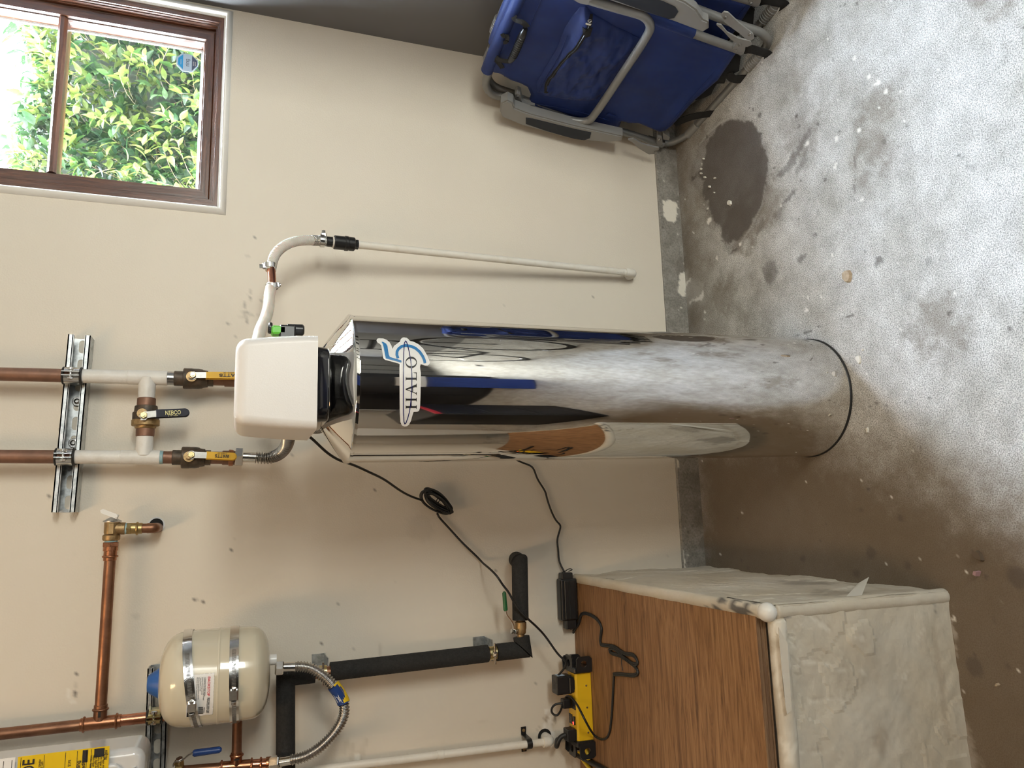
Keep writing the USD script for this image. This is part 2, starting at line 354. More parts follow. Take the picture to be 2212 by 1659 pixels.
def masked(name, base, base2, nscale, rough, layers, bump, spots=None, second=None):
    """base colour from noise, then layers: (component 0..2 of primvar 'marks', colour, roughness or None)"""
    nd = {'tc': ('geometry', {}), 'n': ('noise_texture', {'scale': nscale, 'detail': 8, 'roughness': .65}), 'r': ('rgb_ramp', {'ramp': [(.36, base), (.64, base2)]}),
          'at': ('attribute', {'attribute': 'marks'}), 'sc': ('separate_color', {}), 'p': ('principled_bsdf', {'roughness': rough})}
    ln = [('tc.position', 'n.vector'), ('n.fac', 'r.fac'), ('at.color', 'sc.color')]; cur = 'r.color'
    if second:                                                        # broad clouds of another tone
        nd['n4'] = ('noise_texture', {'scale': second[0], 'detail': 4}); nd['r4'] = ('rgb_ramp', {'ramp': [(.38, (1, 1, 1)), (.66, second[1])]}); nd['x4'] = ('mix', {'mix_type': 'multiply', 'fac': 1.0})
        ln += [('tc.position', 'n4.vector'), ('n4.fac', 'r4.fac'), (cur, 'x4.color1'), ('r4.color', 'x4.color2')]; cur = 'x4.color'
    if spots:                                                         # fine speckle
        nd['n3'] = ('noise_texture', {'scale': spots[0], 'detail': 3}); nd['r3'] = ('rgb_ramp', {'ramp': [(.37, spots[1]), (.5, (1, 1, 1)), (.63, spots[2])]}); nd['x3'] = ('mix', {'mix_type': 'multiply', 'fac': 1.0})
        ln += [('tc.position', 'n3.vector'), ('n3.fac', 'r3.fac'), (cur, 'x3.color1'), ('r3.color', 'x3.color2')]; cur = 'x3.color'
    for i, (c, col) in enumerate(layers):
        nd['l%d' % i] = ('mix', {'mix_type': 'mix', 'color2': col}); ln += [(cur, 'l%d.color1' % i), ('sc.'+c, 'l%d.fac' % i)]; cur = 'l%d.color' % i
    nd['nb'] = ('noise_texture', {'scale': bump[0], 'detail': 5}); nd['b'] = ('bump', {'distance': bump[1]})
    ln += [(cur, 'p.base_color'), ('tc.position', 'nb.vector'), ('nb.fac', 'b.height'), ('b.normal', 'p.normal')]
    MAT[name] = usdkit.material(stage, '/World/Looks/'+name, nd, ln, surface='p.BSDF')
masked('concrete_floor', (.43, .415, .39), (.61, .60, .58), 18, .62, [('b', (.125, .088, .052)), ('r', (.070, .055, .045)), ('g', (.80, .77, .72))], (220, .0006), (420, (.52, .52, .52), (1.36, 1.36, 1.36)), (5.0, (.78, .76, .72)))  # the brown layer holds both dust and painted shade
masked('curb_concrete', (.20, .185, .16), (.29, .27, .24), 30, .75, [('b', (.12, .10, .08)), ('r', (.09, .075, .06)), ('g', (.74, .69, .60))], (120, .0015), (200, (.8, .8, .8), (1.1, 1.1, 1.1)))
masked('wall_paint', (.665, .60, .505), (.68, .615, .52), 3, .48, [('b', (.46, .40, .32)), ('r', (.08, .065, .055)), ('g', (.80, .77, .71))], (260, .00035))
masked('ledge_paint', (.56, .515, .44), (.63, .585, .505), 14, .5, [('b', (.40, .33, .25)), ('r', (.05, .05, .055)), ('g', (.74, .70, .62))], (90, .0010), None, (4, (.86, .80, .70)))

def marks(pts, items, w):
    """primvar 'marks': items (component, strength, softness, wobble, shapely geometry in the surface's own 2D)"""
    out = np.zeros((len(pts), 3)); p3 = np.c_[pts, np.zeros(len(pts))]
    wob = (meshkit.fbm(p3*38+3, 4, 5)-.5); wob2 = (meshkit.fbm(p3*160+9, 3, 8)-.5)
    for comp, st, soft, wb, g in items:
        comp = 'rgb'.index(comp)
        x0, y0, x1, y1 = g.bounds; pad = soft+wb+.01
        k = np.where((pts[:, 0] > x0-pad) & (pts[:, 0] < x1+pad) & (pts[:, 1] > y0-pad) & (pts[:, 1] < y1+pad))[0]
        if not len(k): continue
        q = shapely.points(pts[k]); d = shapely.distance(g, q)
        if g.geom_type in ('Polygon', 'MultiPolygon'):
            ins = d <= 0; d[ins] = -shapely.distance(g.boundary, q[ins])
        d = d + wb*2*(wob[k]+.5*wob2[k])
        t = np.clip(.5-d/max(soft, 1e-5), 0, 1); t = t*t*(3-2*t)*st
        out[k, comp] = np.maximum(out[k, comp], t)
    return out
def tensor_grid(xs, ys):
    gx, gy = np.meshgrid(xs, ys, indexing='ij'); n, k = len(xs), len(ys)
    i, j = np.meshgrid(np.arange(n-1), np.arange(k-1), indexing='ij'); a = (i*k+j).ravel()
    q = np.c_[a, a+k, a+k+1, a+1]
    return np.c_[gx.ravel(), gy.ravel()], np.vstack([q[:, [0, 1, 2]], q[:, [0, 2, 3]]])

def Zm(x0, y0, s):
    return lambda *pts: [(x0+a/s, y0+b/s) for a, b in pts]
fl = lambda pts: [tuple(Pz(X, Y)[:2]) for X, Y in pts]                 # on the floor
wl = lambda pts: [tuple(P(X, Y)[[0, 2]]) for X, Y in pts]             # on the back wall
def dot(p, r): return Point(p).buffer(r, 12)

# ================================================================== room shell
XR, ZC, YF, XL = 1.258, 2.6, -4.2, -2.3            # right wall, ceiling, front wall, left wall
CURB = .072
# ---- floor
Z4 = Zm(1400, 60, 2.724); Z3 = Zm(1400, 660, 4.424); Z8 = Zm(1500, 1180, 3.107)
it = []
it.append(('r', .86, .008, .012, Polygon(fl(Z4((350,690),(372,640),(425,572),(480,542),(560,535),(620,570),(670,640),(690,720),(705,830),(695,920),(680,1010),(655,1080),(600,1160),(540,1240),(490,1278),(450,1280),(428,1230),(420,1170),(390,1130),(370,1060),(340,1020),(322,970),(330,900),(296,882),(256,892),(290,850),(320,800),(335,740))))))
it.append(('r', .35, .02, .01, Polygon(fl(Z4((300,690),(420,560),(560,525),(700,700),(715,900),(640,1150),(520,1290),(470,1330),(440,1240),(300,960),(240,890)))).buffer(.004)))
it.append(('g', .30, .004, .004, LineString(fl(Z4((300,690),(360,615),(430,555),(500,528),(585,540)))).buffer(.002)))
it.append(('g', .25, .004, .004, LineString(fl(Z4((688,930),(672,1040),(610,1170),(545,1265)))).buffer(.002)))
it.append(('r', .85, .004, .004, LineString(fl(Z4((480,1330),(520,1300)))).buffer(.0025)))
it.append(('r', .55, .01, .008, Polygon(fl(Z4((690,1380),(720,1365),(755,1380),(765,1440),(750,1490),(715,1512),(685,1490),(670,1430))))))
it.append(('r', .6, .004, .006, Polygon(fl(Z4((880,1360),(900,1335),(935,1325),(930,1350),(900,1380),(880,1385))))))
for pl, st in ((((760,870),(800,820),(850,740),(905,650),(950,600),(940,640),(890,740),(840,830),(790,880)), .55), (((860,840),(900,790),(940,700),(930,780),(880,870)), .35), (((785,1040),(830,990),(870,945),(860,975),(815,1030)), .6), (((740,1100),(770,1060),(800,1050),(770,1110)), .35), (((800,1135),(855,1108),(850,1118)), .5), (((640,1220),(665,1150),(680,1110),(670,1170)), .35)):
    it.append(('r', st, .006, .012, Polygon(fl(Z4(*pl))).buffer(.001)))
for (x, y, r, st) in ((1000,1085,.009,.25),(1360,1370,.008,.7),(1345,1385,.006,.6),(850,1465,.004,.5),(990,1222,.004,.6),(1125,605,.003,.6),(1390,668,.004,.5),(1090,190,.003,.5),(595,475,.004,.8),(617,484,.003,.8),(655,515,.004,.7),(1725,1295,.012,.2),(1660,1375,.008,.3),(1530,1580,.010,.2),(1470,350,.004,.5)):
    it.append(('r', st, .004, .008, dot(fl(Z4((x, y)))[0], r)))
k = rng.uniform(0, 1, (150, 3))                                          # fine dark spots over the whole floor
for a, b, c in k: it.append(('r', .3+.5*c, .002, .001, dot((-.6+1.8*a, -1.12+1.1*b), .0012+.0035*c*c)))
for (x, y, r) in ((2105,1441,.014),(2198,1246,.016),(1945,1120,.006),(1880,1195,.012),(1735,1205,.009),(1850,1240,.007),(1960,1222,.006),(2000,1330,.004),(2148,1340,.004),(2180,1440,.006),(2080,1560,.007),(1700,905,.005),(1860,1100,.004)):
    it.append(('r', .55, .008, .006, dot(fl([(x, y)])[0], r)))
for pl in (((1940,1050),(2080,985),(2212,915)), ((1400,295),(1560,240),(1700,160),(1970,88))):        # hairline cracks
    it.append(('r', .75, .0016, .003, LineString(fl(Z3(*pl))).buffer(.0006)))
it.append(('r', .6, .0016, .003, LineString(fl(Z4((1212,690),(1218,800),(1212,1020)))).buffer(.0005)))
for i in range(16):
    it.append(('r', .35, .0014, .001, LineString(fl(Z4((1825+6*i, 780+9*i+(i%3)*14), (1960-4*i, 715+14*i)))).buffer(.0004)))
it.append(('g', .22, .012, .01, LineString(fl(Z4((1060,1385),(1145,1275)))).buffer(.003)))
it.append(('r', .25, .004, .012, LineString(fl(Z3((1500,250),(1590,440),(1520,515)))).buffer(.002)))
# paint specks
for (x, y, r) in ((900,400,.003),(937,682,.0055),(930,690,.004),(1108,655,.0065),(1098,812,.008),(1105,805,.006),(1330,685,.004),(1240,605,.006),(1545,410,.004),(1300,290,.007),(1305,275,.005),(1350,325,.008),(1335,330,.005),(1085,1338,.007),(1018,1585,.004),(1255,1010,.006),(825,765,.003),(1290,742,.004),(1215,180,.007),(1510,545,.004),(1360,470,.003),(1400,380,.002),(1480,408,.003),(355,1140,.008),(365,1130,.006),(315,805,.003),(262,1205,.003),(405,1355,.005),(645,1357,.003),(545,1270,.005),(840,1045,.003),(350,1060,.003)):
    it.append(('g', .95, .002, .005, dot(fl(Z4((x, y)))[0], r*.75)))
for (x, y, r) in ((1515,40,.006),(545,65,.008),(540,130,.004),(1455,165,.004),(2085,662,.003),(515,1485,.006)): it.append(('g', .9, .002, .005, dot(fl(Z3((x, y)))[0], r*.7)))
for a, b, c in rng.uniform(0, 1, (170, 3)): it.append(('g', .9, .0015, .001, dot((-.5+1.7*a, -1.1+1.08*b), .0008+.0022*c**4)))
for pl in (((195,1390),(205,1480),(210,1530),(180,1560),(215,1640),(200,1640),(165,1565),(195,1520)), ((245,1470),(262,1468),(240,1500),(225,1530),(215,1510)), ((245,1610),(300,1580),(330,1530),(320,1590),(250,1622))):
    it.append(('g', .8, .003, .012, Polygon(fl(Z4(*pl)))))
it.append(('g', .22, .03, .03, Polygon(fl(Z4((200,1420),(330,1500),(340,1600),(220,1640))))))
for a, b in rng.uniform(0, 1, (60, 2)):                                     # scraped paint in front of the ledge
    X = 2020+12*a+8*b*3+ (1-b)*10; Y = 1330+310*b
    it.append(('g', .85, .0015, .003, dot(fl([(X+rng.normal()*9+12, Y)])[0], .0006+.0024*rng.uniform()**3)))
it.append(('g', .3, .006, .010, LineString(fl(Z8((1700,500),(1745,600),(1760,720)))).buffer(.004)))
it.append(('g', .22, .02, .02, LineString(fl(Z8((1780,1100),(1830,1300),(1850,1480)))).buffer(.012)))
# brown dust along the wall, with painted shade there and over the left floor
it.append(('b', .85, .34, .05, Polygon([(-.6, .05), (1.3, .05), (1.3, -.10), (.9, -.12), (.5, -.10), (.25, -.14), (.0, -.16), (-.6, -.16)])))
it.append(('b', .93, .28, .05, Polygon([(-.9, .05), (.22, .05), (.20, -.45), (.02, -.85), (-.08, -1.3), (-.9, -1.3)])))  # dim warm light of the left floor put into the colour
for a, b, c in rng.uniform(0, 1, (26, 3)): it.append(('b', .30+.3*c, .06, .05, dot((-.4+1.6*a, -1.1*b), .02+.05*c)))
xs = np.r_[-2.3, -1.6, -1.0, np.arange(-.62, 1.2581, .0045), 1.262, 1.7, 2.3, 3.0, 3.3]
ys = np.r_[-4.3, -3.6, -3, -2.2, -1.6, np.arange(-1.16, .0021, .0045), .01]
g2, ft = tensor_grid(xs, ys)
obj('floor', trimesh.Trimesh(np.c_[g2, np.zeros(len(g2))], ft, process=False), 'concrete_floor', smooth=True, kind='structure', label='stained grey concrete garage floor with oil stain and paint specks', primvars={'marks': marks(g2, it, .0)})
# ---- window opening in the back wall (inner edges of the plastered opening)
wx0, wz0, wz1 = P(483, 450.7)[0], .5*(P(484, 60)[2]+P(477, 440)[2]), 2.42
wx1 = 1.236
it = []
Z7 = Zm(1160, 1180, 3.463); Z6 = Zm(560, 1160, 3.16); Zr = Zm(460, 460, 2.675); Z5 = Zm(0, 1000, 2.517)
scr = ((510,160,240,262),(85,518,135,518),(105,585,180,575),(150,575,280,588),(185,520,195,640),(140,620,160,600),(270,495,285,520),(205,470,222,500),(215,450,220,470),(75,640,120,640),(118,705,145,720),(190,250,230,258),(560,600,600,605))
for a, b, c, d in scr[1:]: it.append(('r', .5, .003, .004, LineString(wl(Zr((a, b), (c, d)))).buffer(.0006)))
for (x, y) in ((243,146),(672,368),(600,605),(575,555),(300,560),(120,655),(95,650),(150,712),(935,1605),(360,1480),(470,1420),(455,1395),(475,1455),(495,1515)): it.append(('r', .75, .0015, .003, dot(wl(Zr((x, y)))[0], .0016)))
for (x, y, r) in ((1062,748,.005),(1075,746,.003),(1105,755,.0045),(740,830,.010),(940,376,.003),(1253,471,.002),(415,492,.002),(413,1148,.003),(410,1248,.006),(708,183,.002),(925,188,.002),(1280,415,.002),(1693,1440,.002),(1747,987,.003)):
    it.append(('r', .85 if r < .008 else .12, .002, .004, dot(wl(Z5((x, y)))[0], r*.7)))
it.append(('r', .6, .0015, .002, LineString(wl(Z5((411,1175),(408,1265)))).buffer(.0007)))
it.append(('g', .5, .003, .003, LineString(wl(Z5((375,1225),(368,1260),(385,1295),(400,1298)))).buffer(.002)))
it.append(('r', .8, .001, .002, LineString(wl(Z5((262,190),(272,175)))).buffer(.0014)))
for (x, y, r) in ((425,733,.0024),(652,762,.0016),(742,1220,.0016),(357,1303,.0016),(1608,226,.0018),(1358,578,.0014),(928,300,.0012),(1976,740,.0030),(1890,995,.003),(540,465,.0025)): it.append(('r', .8, .0012, .002, dot(wl(Z6((x, y)))[0], r)))
it.append(('b', .5, .004, .004, LineString(wl(Z6((828,740),(822,810)))).buffer(.0012)))
for a in ((600,1400,585,1470),(640,1420,620,1530),(740,1400,690,1540),(725,1390,700,1480)): it.append(('b', .45, .012, .010, LineString(wl(Z6(a[:2], a[2:]))).buffer(.002)))
it.append(('g', .7, .003, .004, Polygon(wl(Z6((665,1490),(690,1480),(680,1560),(668,1560))))))
it.append(('b', .35, .006, .006, LineString(wl(Z6((1490,1255),(1580,1262),(1600,1275)))).buffer(.0015)))
it.append(('b', .35, .003, .003, LineString(wl(Z6((1745,1125),(1820,1168)))).buffer(.0008)))
# broken plaster round the drain pipe's elbow
pk = lambda *q: wl([(1160+a/6.169, 1390+b/6.169) for a, b in q])
it.append(('g', .85, .003, .010, Polygon(pk((30,1230),(75,1120),(110,1050),(170,1010),(215,1040),(230,1110),(240,1200),(250,1330),(225,1390),(160,1385),(100,1300)))))
it.append(('g', .8, .003, .008, Polygon(pk((110,890),(150,865),(215,858),(205,900),(190,960),(170,990),(150,950),(115,920)))))
for q in (((20,1245),(60,1190),(85,1100),(110,1040)), ((170,1020),(205,1015),(240,1060),(260,1020),(300,1060)), ((95,1000),(105,1030),(160,1010),(190,960)), ((100,1350),(150,1390),(200,1370),(245,1390)), ((5,1145),(40,1110))):
    it.append(('b', .9, .003, .006, LineString(pk(*q)).buffer(.0018)))
it.append(('b', .8, .004, .006, Polygon(pk((232,1040),(262,1030),(272,1180),(255,1290),(240,1190)))))
it.append(('r', .75, .003, .004, LineString(pk((235,965),(232,1020))).buffer(.002)))
it.append(('r', .30, .012, .006, LineString(wl([(1380, 120), (1424, 160)])).buffer(.002)))
# faint soft darker tint: round the valves, at the foot of the wall
it.append(('b', .22, .12, .03, Polygon(wl([(470, 640), (560, 690), (600, 1010), (520, 1040), (420, 1020), (400, 760)]))))
it.append(('b', .16, .15, .03, Polygon(wl([(1040, 1120), (1210, 1180), (1240, 1659), (900, 1659), (1000, 1300)]))))
it.append(('r', .10, .02, .02, dot(wl([(910, 1140)])[0], .03)))
for a, b, c in rng.uniform(0, 1, (70, 3)): it.append(('r', .5*c+.2, .0012, .001, dot((-.7+1.9*a, .1+1.6*b), .0006+.0012*c)))
xs = np.unique(np.round(np.r_[-2.3, -1.5, -1.0, np.arange(-.75, 1.255, .006), wx0, wx1, 1.258, 1.7, 2.4, 3.3], 5))
zs = np.unique(np.round(np.r_[.05, np.arange(CURB, 1.86, .006), wz0, wz1, 2.0, 2.2, 2.6], 5))
g2, ft = tensor_grid(xs, zs)
ce = g2[ft].mean(1); ft = ft[~((ce[:, 0] > wx0) & (ce[:, 0] < wx1) & (ce[:, 1] > wz0) & (ce[:, 1] < wz1))]
mk = marks(g2, it, .0)
face = trimesh.Trimesh(np.c_[g2[:, 0], np.zeros(len(g2)), g2[:, 1]], ft, process=False)
solid = [trimesh.creation.box(bounds=b) for b in (((-2.3, .002, 0), (wx0, .078, 2.6)), ((wx1, .002, 0), (3.3, .078, 2.6)), ((wx0, .002, 0), (wx1, .078, wz0)), ((wx0, .002, wz1), (wx1, .078, 2.6)))]
sv = cat(solid)
obj('wall_back', cat(face, sv), 'wall_paint', smooth=20 if False else False, kind='structure', label='cream painted back wall with scuff marks behind the pipes', primvars={'marks': np.vstack([mk, np.zeros((len(sv.vertices), 3))])})
# ---- concrete curb under the paint line
it = []
for q in (((75,1015),(110,1020),(160,1040),(165,1075),(160,1130),(130,1145),(100,1140),(85,1115),(80,1060)),):
    it.append(('g', .9, .003, .009, Polygon(wl(Z4(*q)))))
for q in (((175,1460),(205,1440),(225,1475),(230,1530),(205,1590),(170,1560)),): it.append(('g', .85, .003, .010, Polygon(wl(Z4(*q)))))
it.append(('g', .9, .002, .006, Polygon(wl([(1457, 991), (1457, 1012), (1463, 1010), (1465, 996)]))))
it.append(('g', .9, .002, .006, Polygon(wl([(1466, 1182), (1470, 1226), (1478, 1226), (1476, 1205), (1472, 1190)]))))
it.append(('g', .7, .001, .002, LineString(wl([(1474, 1197), (1487, 1199)])).buffer(.001)))
for a, b, c in rng.uniform(0, 1, (60, 3)): it.append(('r', .6, .003, .004, dot((-.2+1.45*a, .07*b), .001+.004*c*c)))
for a, b, c in rng.uniform(0, 1, (40, 3)): it.append(('g', .8, .0015, .002, dot((-.2+1.45*a, .07*b*b), .0008+.002*c*c)))
for a, c in rng.uniform(0, 1, (20, 2)): it.append(('b', .5, .03, .02, dot((-.2+1.45*a, .0), .015+.02*c)))
xs = np.r_[-.20, np.arange(-.18, 1.258, .004), 1.258]; zs = np.r_[np.linspace(-.005, CURB-.003, 20)]
g2, ft = tensor_grid(xs, zs); mk = marks(g2, it, 0)
top = np.vstack([np.c_[xs, np.full(len(xs), -.0065), np.full(len(xs), CURB-.003)], np.c_[xs, np.full(len(xs), -.0035), np.full(len(xs), CURB)], np.c_[xs, np.full(len(xs), .001), np.full(len(xs), CURB)]])
n = len(xs); a = np.arange(n-1); tf = np.vstack([np.c_[o+a, o+a+1, o+n+a+1] for o in (0, n)] + [np.c_[o+a, o+n+a+1, o+n+a] for o in (0, n)])
obj('baseboard_back', cat(trimesh.Trimesh(np.c_[g2[:, 0], np.full(len(g2), -.0065), g2[:, 1]], ft, process=False), trimesh.Trimesh(top, tf, process=False)), 'curb_concrete', smooth=False, kind='structure', label='bare grey concrete curb along the foot of the back wall', primvars={'marks': np.vstack([mk, np.zeros((len(top), 3))])})
# ---- the other walls, the ceiling
SPLAY = math.radians(0)                                             # the grey wall opens outwards from the corner
obj('wall_right', hull([(XR, .002, z) for z in (0, 2.6)]+[(1.42, .002, z) for z in (0, 2.6)]+[(XR+.62*math.sin(SPLAY), -.62*math.cos(SPLAY), z) for z in (0, 2.6)]+[(1.42+.62*math.sin(SPLAY), -.62*math.cos(SPLAY), z) for z in (0, 2.6)]), 'grey_wall', kind='structure', label='dark grey wall meeting the cream wall beside the window')
obj('wall_left', trimesh.creation.box(bounds=((-2.44, -4.3, 0), (XL, .14, 2.6))), 'room_white', kind='structure')
obj('wall_side', [trimesh.creation.box(bounds=((3.3, -4.3, 0), (3.44, .14, 2.6))), trimesh.creation.box(bounds=((1.48, -.56, 0), (3.3, -.44, 2.6)))], 'room_grey', kind='structure')
obj('ceiling', trimesh.creation.box(bounds=((-2.44, -4.34, 2.6), (3.44, .078, 2.72))), 'ceiling_white', kind='structure')
# front wall with a glazed garage door
gx0, gx1, gz1 = .45, 2.6, 2.46
obj('wall_front', [trimesh.creation.box(bounds=b) for b in (((-2.44, -4.34, 0), (gx0, -4.2, 2.6)), ((gx1, -4.34, 0), (3.44, -4.2, 2.6)), ((gx0, -4.34, gz1), (gx1, -4.2, 2.6)))], 'room_grey', kind='structure')
d1 = obj('door_1', [trimesh.creation.box(bounds=((gx0, -4.16, 0), (gx1, -4.13, gz1)))], 'room_grey', kind='structure')
for gx, gz in GARAGE_PANES:
    obj('pane', trimesh.creation.box(bounds=((gx-.26, -4.128, gz-.26), (gx+.26, -4.12, gz+.26))), 'frosted_daylight', d1)
for gx in sorted({g[0] for g in GARAGE_PANES}): obj('stile', trimesh.creation.box(bounds=((gx-.285, -4.13, 0), (gx-.265, -4.09, gz1))), 'dark_cabinet', d1)
for gz in sorted({g[1] for g in GARAGE_PANES}): obj('rail', trimesh.creation.box(bounds=((gx0, -4.13, gz-.30), (gx1, -4.10, gz-.265))), 'dark_cabinet', d1)
for i, (lx, ly, k) in enumerate(TUBES):
    t = thing('ceiling_light', 'white fluorescent batten on the garage ceiling above the heater', 'light', (lx, ly, 2.6))
    obj('housing', rbox((lx, ly, 2.58), (.16, 1.3, .04), ch=.008), 'lamp_body', t)
    for s in (-1, 1): obj('tube', cyl((lx+s*.035, ly-.6, 2.548), (lx+s*.035, ly+.6, 2.548), .012, n=12), 'lamp_tube', t)

# ================================================================== window_1
w = thing('window_1', 'wood framed window with a muntin, looking out on the hedge', 'window', ((wx0+wx1)/2, 0, wz0)); stage.GetPrimAtPath(w).SetCustomDataByKey('kind', 'structure')
stage.GetPrimAtPath(w).ClearCustomDataByKey('category')
def ring_bar(prof, x0, x1, z0, z1):
    """mitred frame: prof = polygon of (inset from the opening edge, y); sweeps it round the rectangle"""
    n = len(prof); V = []
    for (cx, cz, sx, sz) in ((x0, z0, 1, 1), (x1, z0, -1, 1), (x1, z1, -1, -1), (x0, z1, 1, -1)):
        for (i, y) in prof: V.append((cx+sx*i, y, cz+sz*i))
    f = []
    for c in range(4):
        for j in range(n):
            a, b = c*n+j, c*n+(j+1) % n; d, e = ((c+1) % 4)*n+j, ((c+1) % 4)*n+(j+1) % n
            f += [[a, b, e], [a, e, d]]
    g = trimesh.Trimesh(V, f, process=False); g.fix_normals(); return g
q = np.linspace(0, np.pi/2, 7)
bead = [(-.016, .0005), *[(-.016+.016*math.sin(t), -.013*(math.sin(2*t))**.8*.9-.0005) for t in np.linspace(.02, np.pi/2-.02, 9)], (.004, .001), (.004, .03), (-.016, .03)]
obj('plaster_bead', ring_bar(bead, wx0, wx1, wz0, wz1), 'bead_white', w, smooth=50, label='white rounded plaster bead round the opening')
def frame_part(name, prof, x0, x1, z0, z1, lab=None):
    g = ring_bar(prof, x0, x1, z0, z1); fc = np.asarray(g.vertices)[g.faces]; nrm = fc.mean(1)
    mx, mz = (x0+x1)/2, (z0+z1)/2
    # split the ring into its four mitred lengths, each a part
    n = len(prof); fi = np.arange(len(g.faces))//(2*n)
    for c, nm, mt in ((0, 'sill', 'wood_h'), (1, 'jamb', 'wood_v'), (2, 'head', 'wood_h'), (3, 'jamb', 'wood_v')):
        s = g.submesh([np.where(fi == c)[0]], append=True, repair=False); obj(name+'_'+nm, s, mt, w, smooth=25)
gy = .062
cr = [P(438, 107, gy), P(428, 413.6, gy)]
gX0, gX1, gZ0 = cr[1][0], cr[0][0], .5*(cr[0][2]+cr[1][2]); gZ1 = wz1-(gZ0-wz0)
iX0, iX1, iZ0 = gX0-wx0, wx1-gX1, gZ0-wz0
print('window insets', iX0, iX1, iZ0)
def scaled_ring(name, steps):
    """steps: list of (fraction of the inset 0..1, y) making the stepped profile; insets differ per side"""
    V = []; n = len(steps)
    for (sx, sz) in ((0, 0), (1, 0), (1, 1), (0, 1)):
        for (fr, y) in steps:
            x = wx0+fr*iX0 if sx == 0 else wx1-fr*iX1; z = wz0+fr*iZ0 if sz == 0 else wz1-fr*iZ0
            V.append((x, y, z))
    V = np.array(V)
    for c, nm, mt in ((0, 'sill', 'wood_h'), (1, 'jamb', 'wood_v'), (2, 'head', 'wood_h'), (3, 'jamb', 'wood_v')):
        f = []
        for j in range(n):
            a, b = c*n+j, c*n+(j+1) % n; d, e = ((c+1) % 4)*n+j, ((c+1) % 4)*n+(j+1) % n
            f += [[a, b, e], [a, e, d]]
        g = trimesh.Trimesh(V, f, process=True); g.fix_normals(); obj(name+'_'+nm, g, mt, w, smooth=25)
scaled_ring('casing', [(.0, .030), (.0, .004), (.27, .004), (.285, .008), (.32, .008), (.335, .013), (.37, .013), (.385, .020), (.44, .020), (.44, .030), (.5, .032), (.5, .074), (.0, .074)])
scaled_ring('sash', [(.50, .032), (.505, .029), (.86, .029), (.87, .034), (.885, .037), (.93, .038), (.99, .048), (1.0, .052), (1.0, .072), (.50, .072)])
mu0 = P(140, 150, .035)[2]
mzs = [(.5*(mu0+P(117, 150, .035)[2]))]
while mzs[-1]+.335 < gZ1-.1: mzs.append(mzs[-1]+.335)
hw = .5*(P(117, 150, .035)[2]-mu0)
for mz in mzs:
    pr = Polygon([(.028, -hw*.35), (.035, -hw*.9), (.041, -hw*.75), (.049, -hw), (.072, -hw), (.072, hw), (.049, hw), (.041, hw*.75), (.035, hw*.9), (.028, hw*.35)])
    obj('muntin', plate(pr, (gX0-.004, 0, mz), (0, 1, 0), (0, 0, 1), gX1-gX0+.008), 'wood_h', w)
zl = [gZ0, *mzs, gZ1]
for a, b in zip(zl[:-1], zl[1:]):
    obj('pane', trimesh.creation.box(bounds=((gX0-.003, gy-.002, a-.003), (gX1+.003, gy+.001, b+.003))), 'pane_glass', w)
# white spacer glinting behind the glass edge
obj('spacer', ring_bar([(-.001, gy+.003), (.005, gy+.003), (.005, gy+.009), (-.001, gy+.009)], gX0, gX1, gZ0, gZ1), 'paper_white', w, label='pale spacer bar behind the glass edge')
# alarm company sticker on the inside of the pane
Zs = Zm(370, 90, 13.827)
st = thing('window_sticker', 'small octagonal blue alarm sticker on the lower window pane', 'sticker', P(405, 136, gy-.003))
wp = lambda off: (lambda pts: [P(X, Y, gy-off)[[0, 2]] for X, Y in Zs(*pts)])
def wplate(pts, off, t=.0004): return plate(Polygon(wp(off)(pts)), (0, gy-off, 0), (1, 0, 0), (0, 0, 1), t)
obj('backing', wplate(((150,465),(330,345),(620,400),(810,585),(800,735),(620,910),(330,880),(155,690)), .0026), 'sign_pale', st, label='pale octagon')
obj('top_band', wplate(((212,480),(358,380),(346,825),(200,670)), .0032), 'sign_blue', st)
obj('bottom_band', wplate(((622,420),(780,590),(772,720),(612,868)), .0032), 'sign_slate', st)
e1 = unit(P(405, 120, gy)-P(405, 150, gy)); e2 = unit(np.cross(A(0, -1, 0), e1)*1.0)
if e2[2] < 0: e2 = -e2
sy = gy-.0036
obj('lettering', words('ring', .0090, P(*Zs((490, 625))[0], sy), e1, e2, .0003, width=.0195), 'sign_slate', st, label='slate grey word ring')
obj('small_print', [words('Protected by', .0022, P(*Zs((290, 600))[0], sy), e1, e2, .0003, width=.013), words('Security', .0024, P(*Zs((668, 660))[0], sy), e1, e2, .0003, width=.0115), words('Monitored', .0024, P(*Zs((720, 670))[0], sy), e1, e2, .0003, width=.0105)], 'paper_white', st)

# ================================================================== outside: hedge, yard
obj('ground_outside', trimesh.creation.box(bounds=((-6, .14, -.35), (9, 9, -.30))), 'paint_chip', kind='structure', label='pale paved yard outside the window')
hy = 1.05
def hedge_top(x): return P(75, 60+300*np.clip((2.05-x)/.75, -1, 2), hy)[2]+.03*math.sin(7*x)+.02*math.sin(19*x+1)
h = thing('hedge', 'green climbing hedge of glossy oval leaves outside the window', 'hedge', (1.6, hy, -.3))
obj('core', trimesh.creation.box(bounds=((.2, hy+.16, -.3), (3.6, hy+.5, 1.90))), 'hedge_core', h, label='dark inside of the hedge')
def leaf(L, W, curl):
    t = np.linspace(0, 1, 6); w = W*np.sin(np.pi*np.clip(t, 0, 1)**.85)**.9*(1-.25*t)/2; w[0] = w[-1] = .0004
    V, f = [], []
    for i, tt in enumerate(t):
        zc_ = -curl*L*(tt-.2)**2
        V += [(-w[i], L*tt, zc_+.25*w[i]), (0, L*tt, zc_-.001), (w[i], L*tt, zc_+.25*w[i])]
    for i in range(5):
        a = 3*i; f += [[a, a+1, a+4], [a, a+4, a+3], [a+1, a+2, a+5], [a+1, a+5, a+4]]
    return np.array(V), np.array(f)
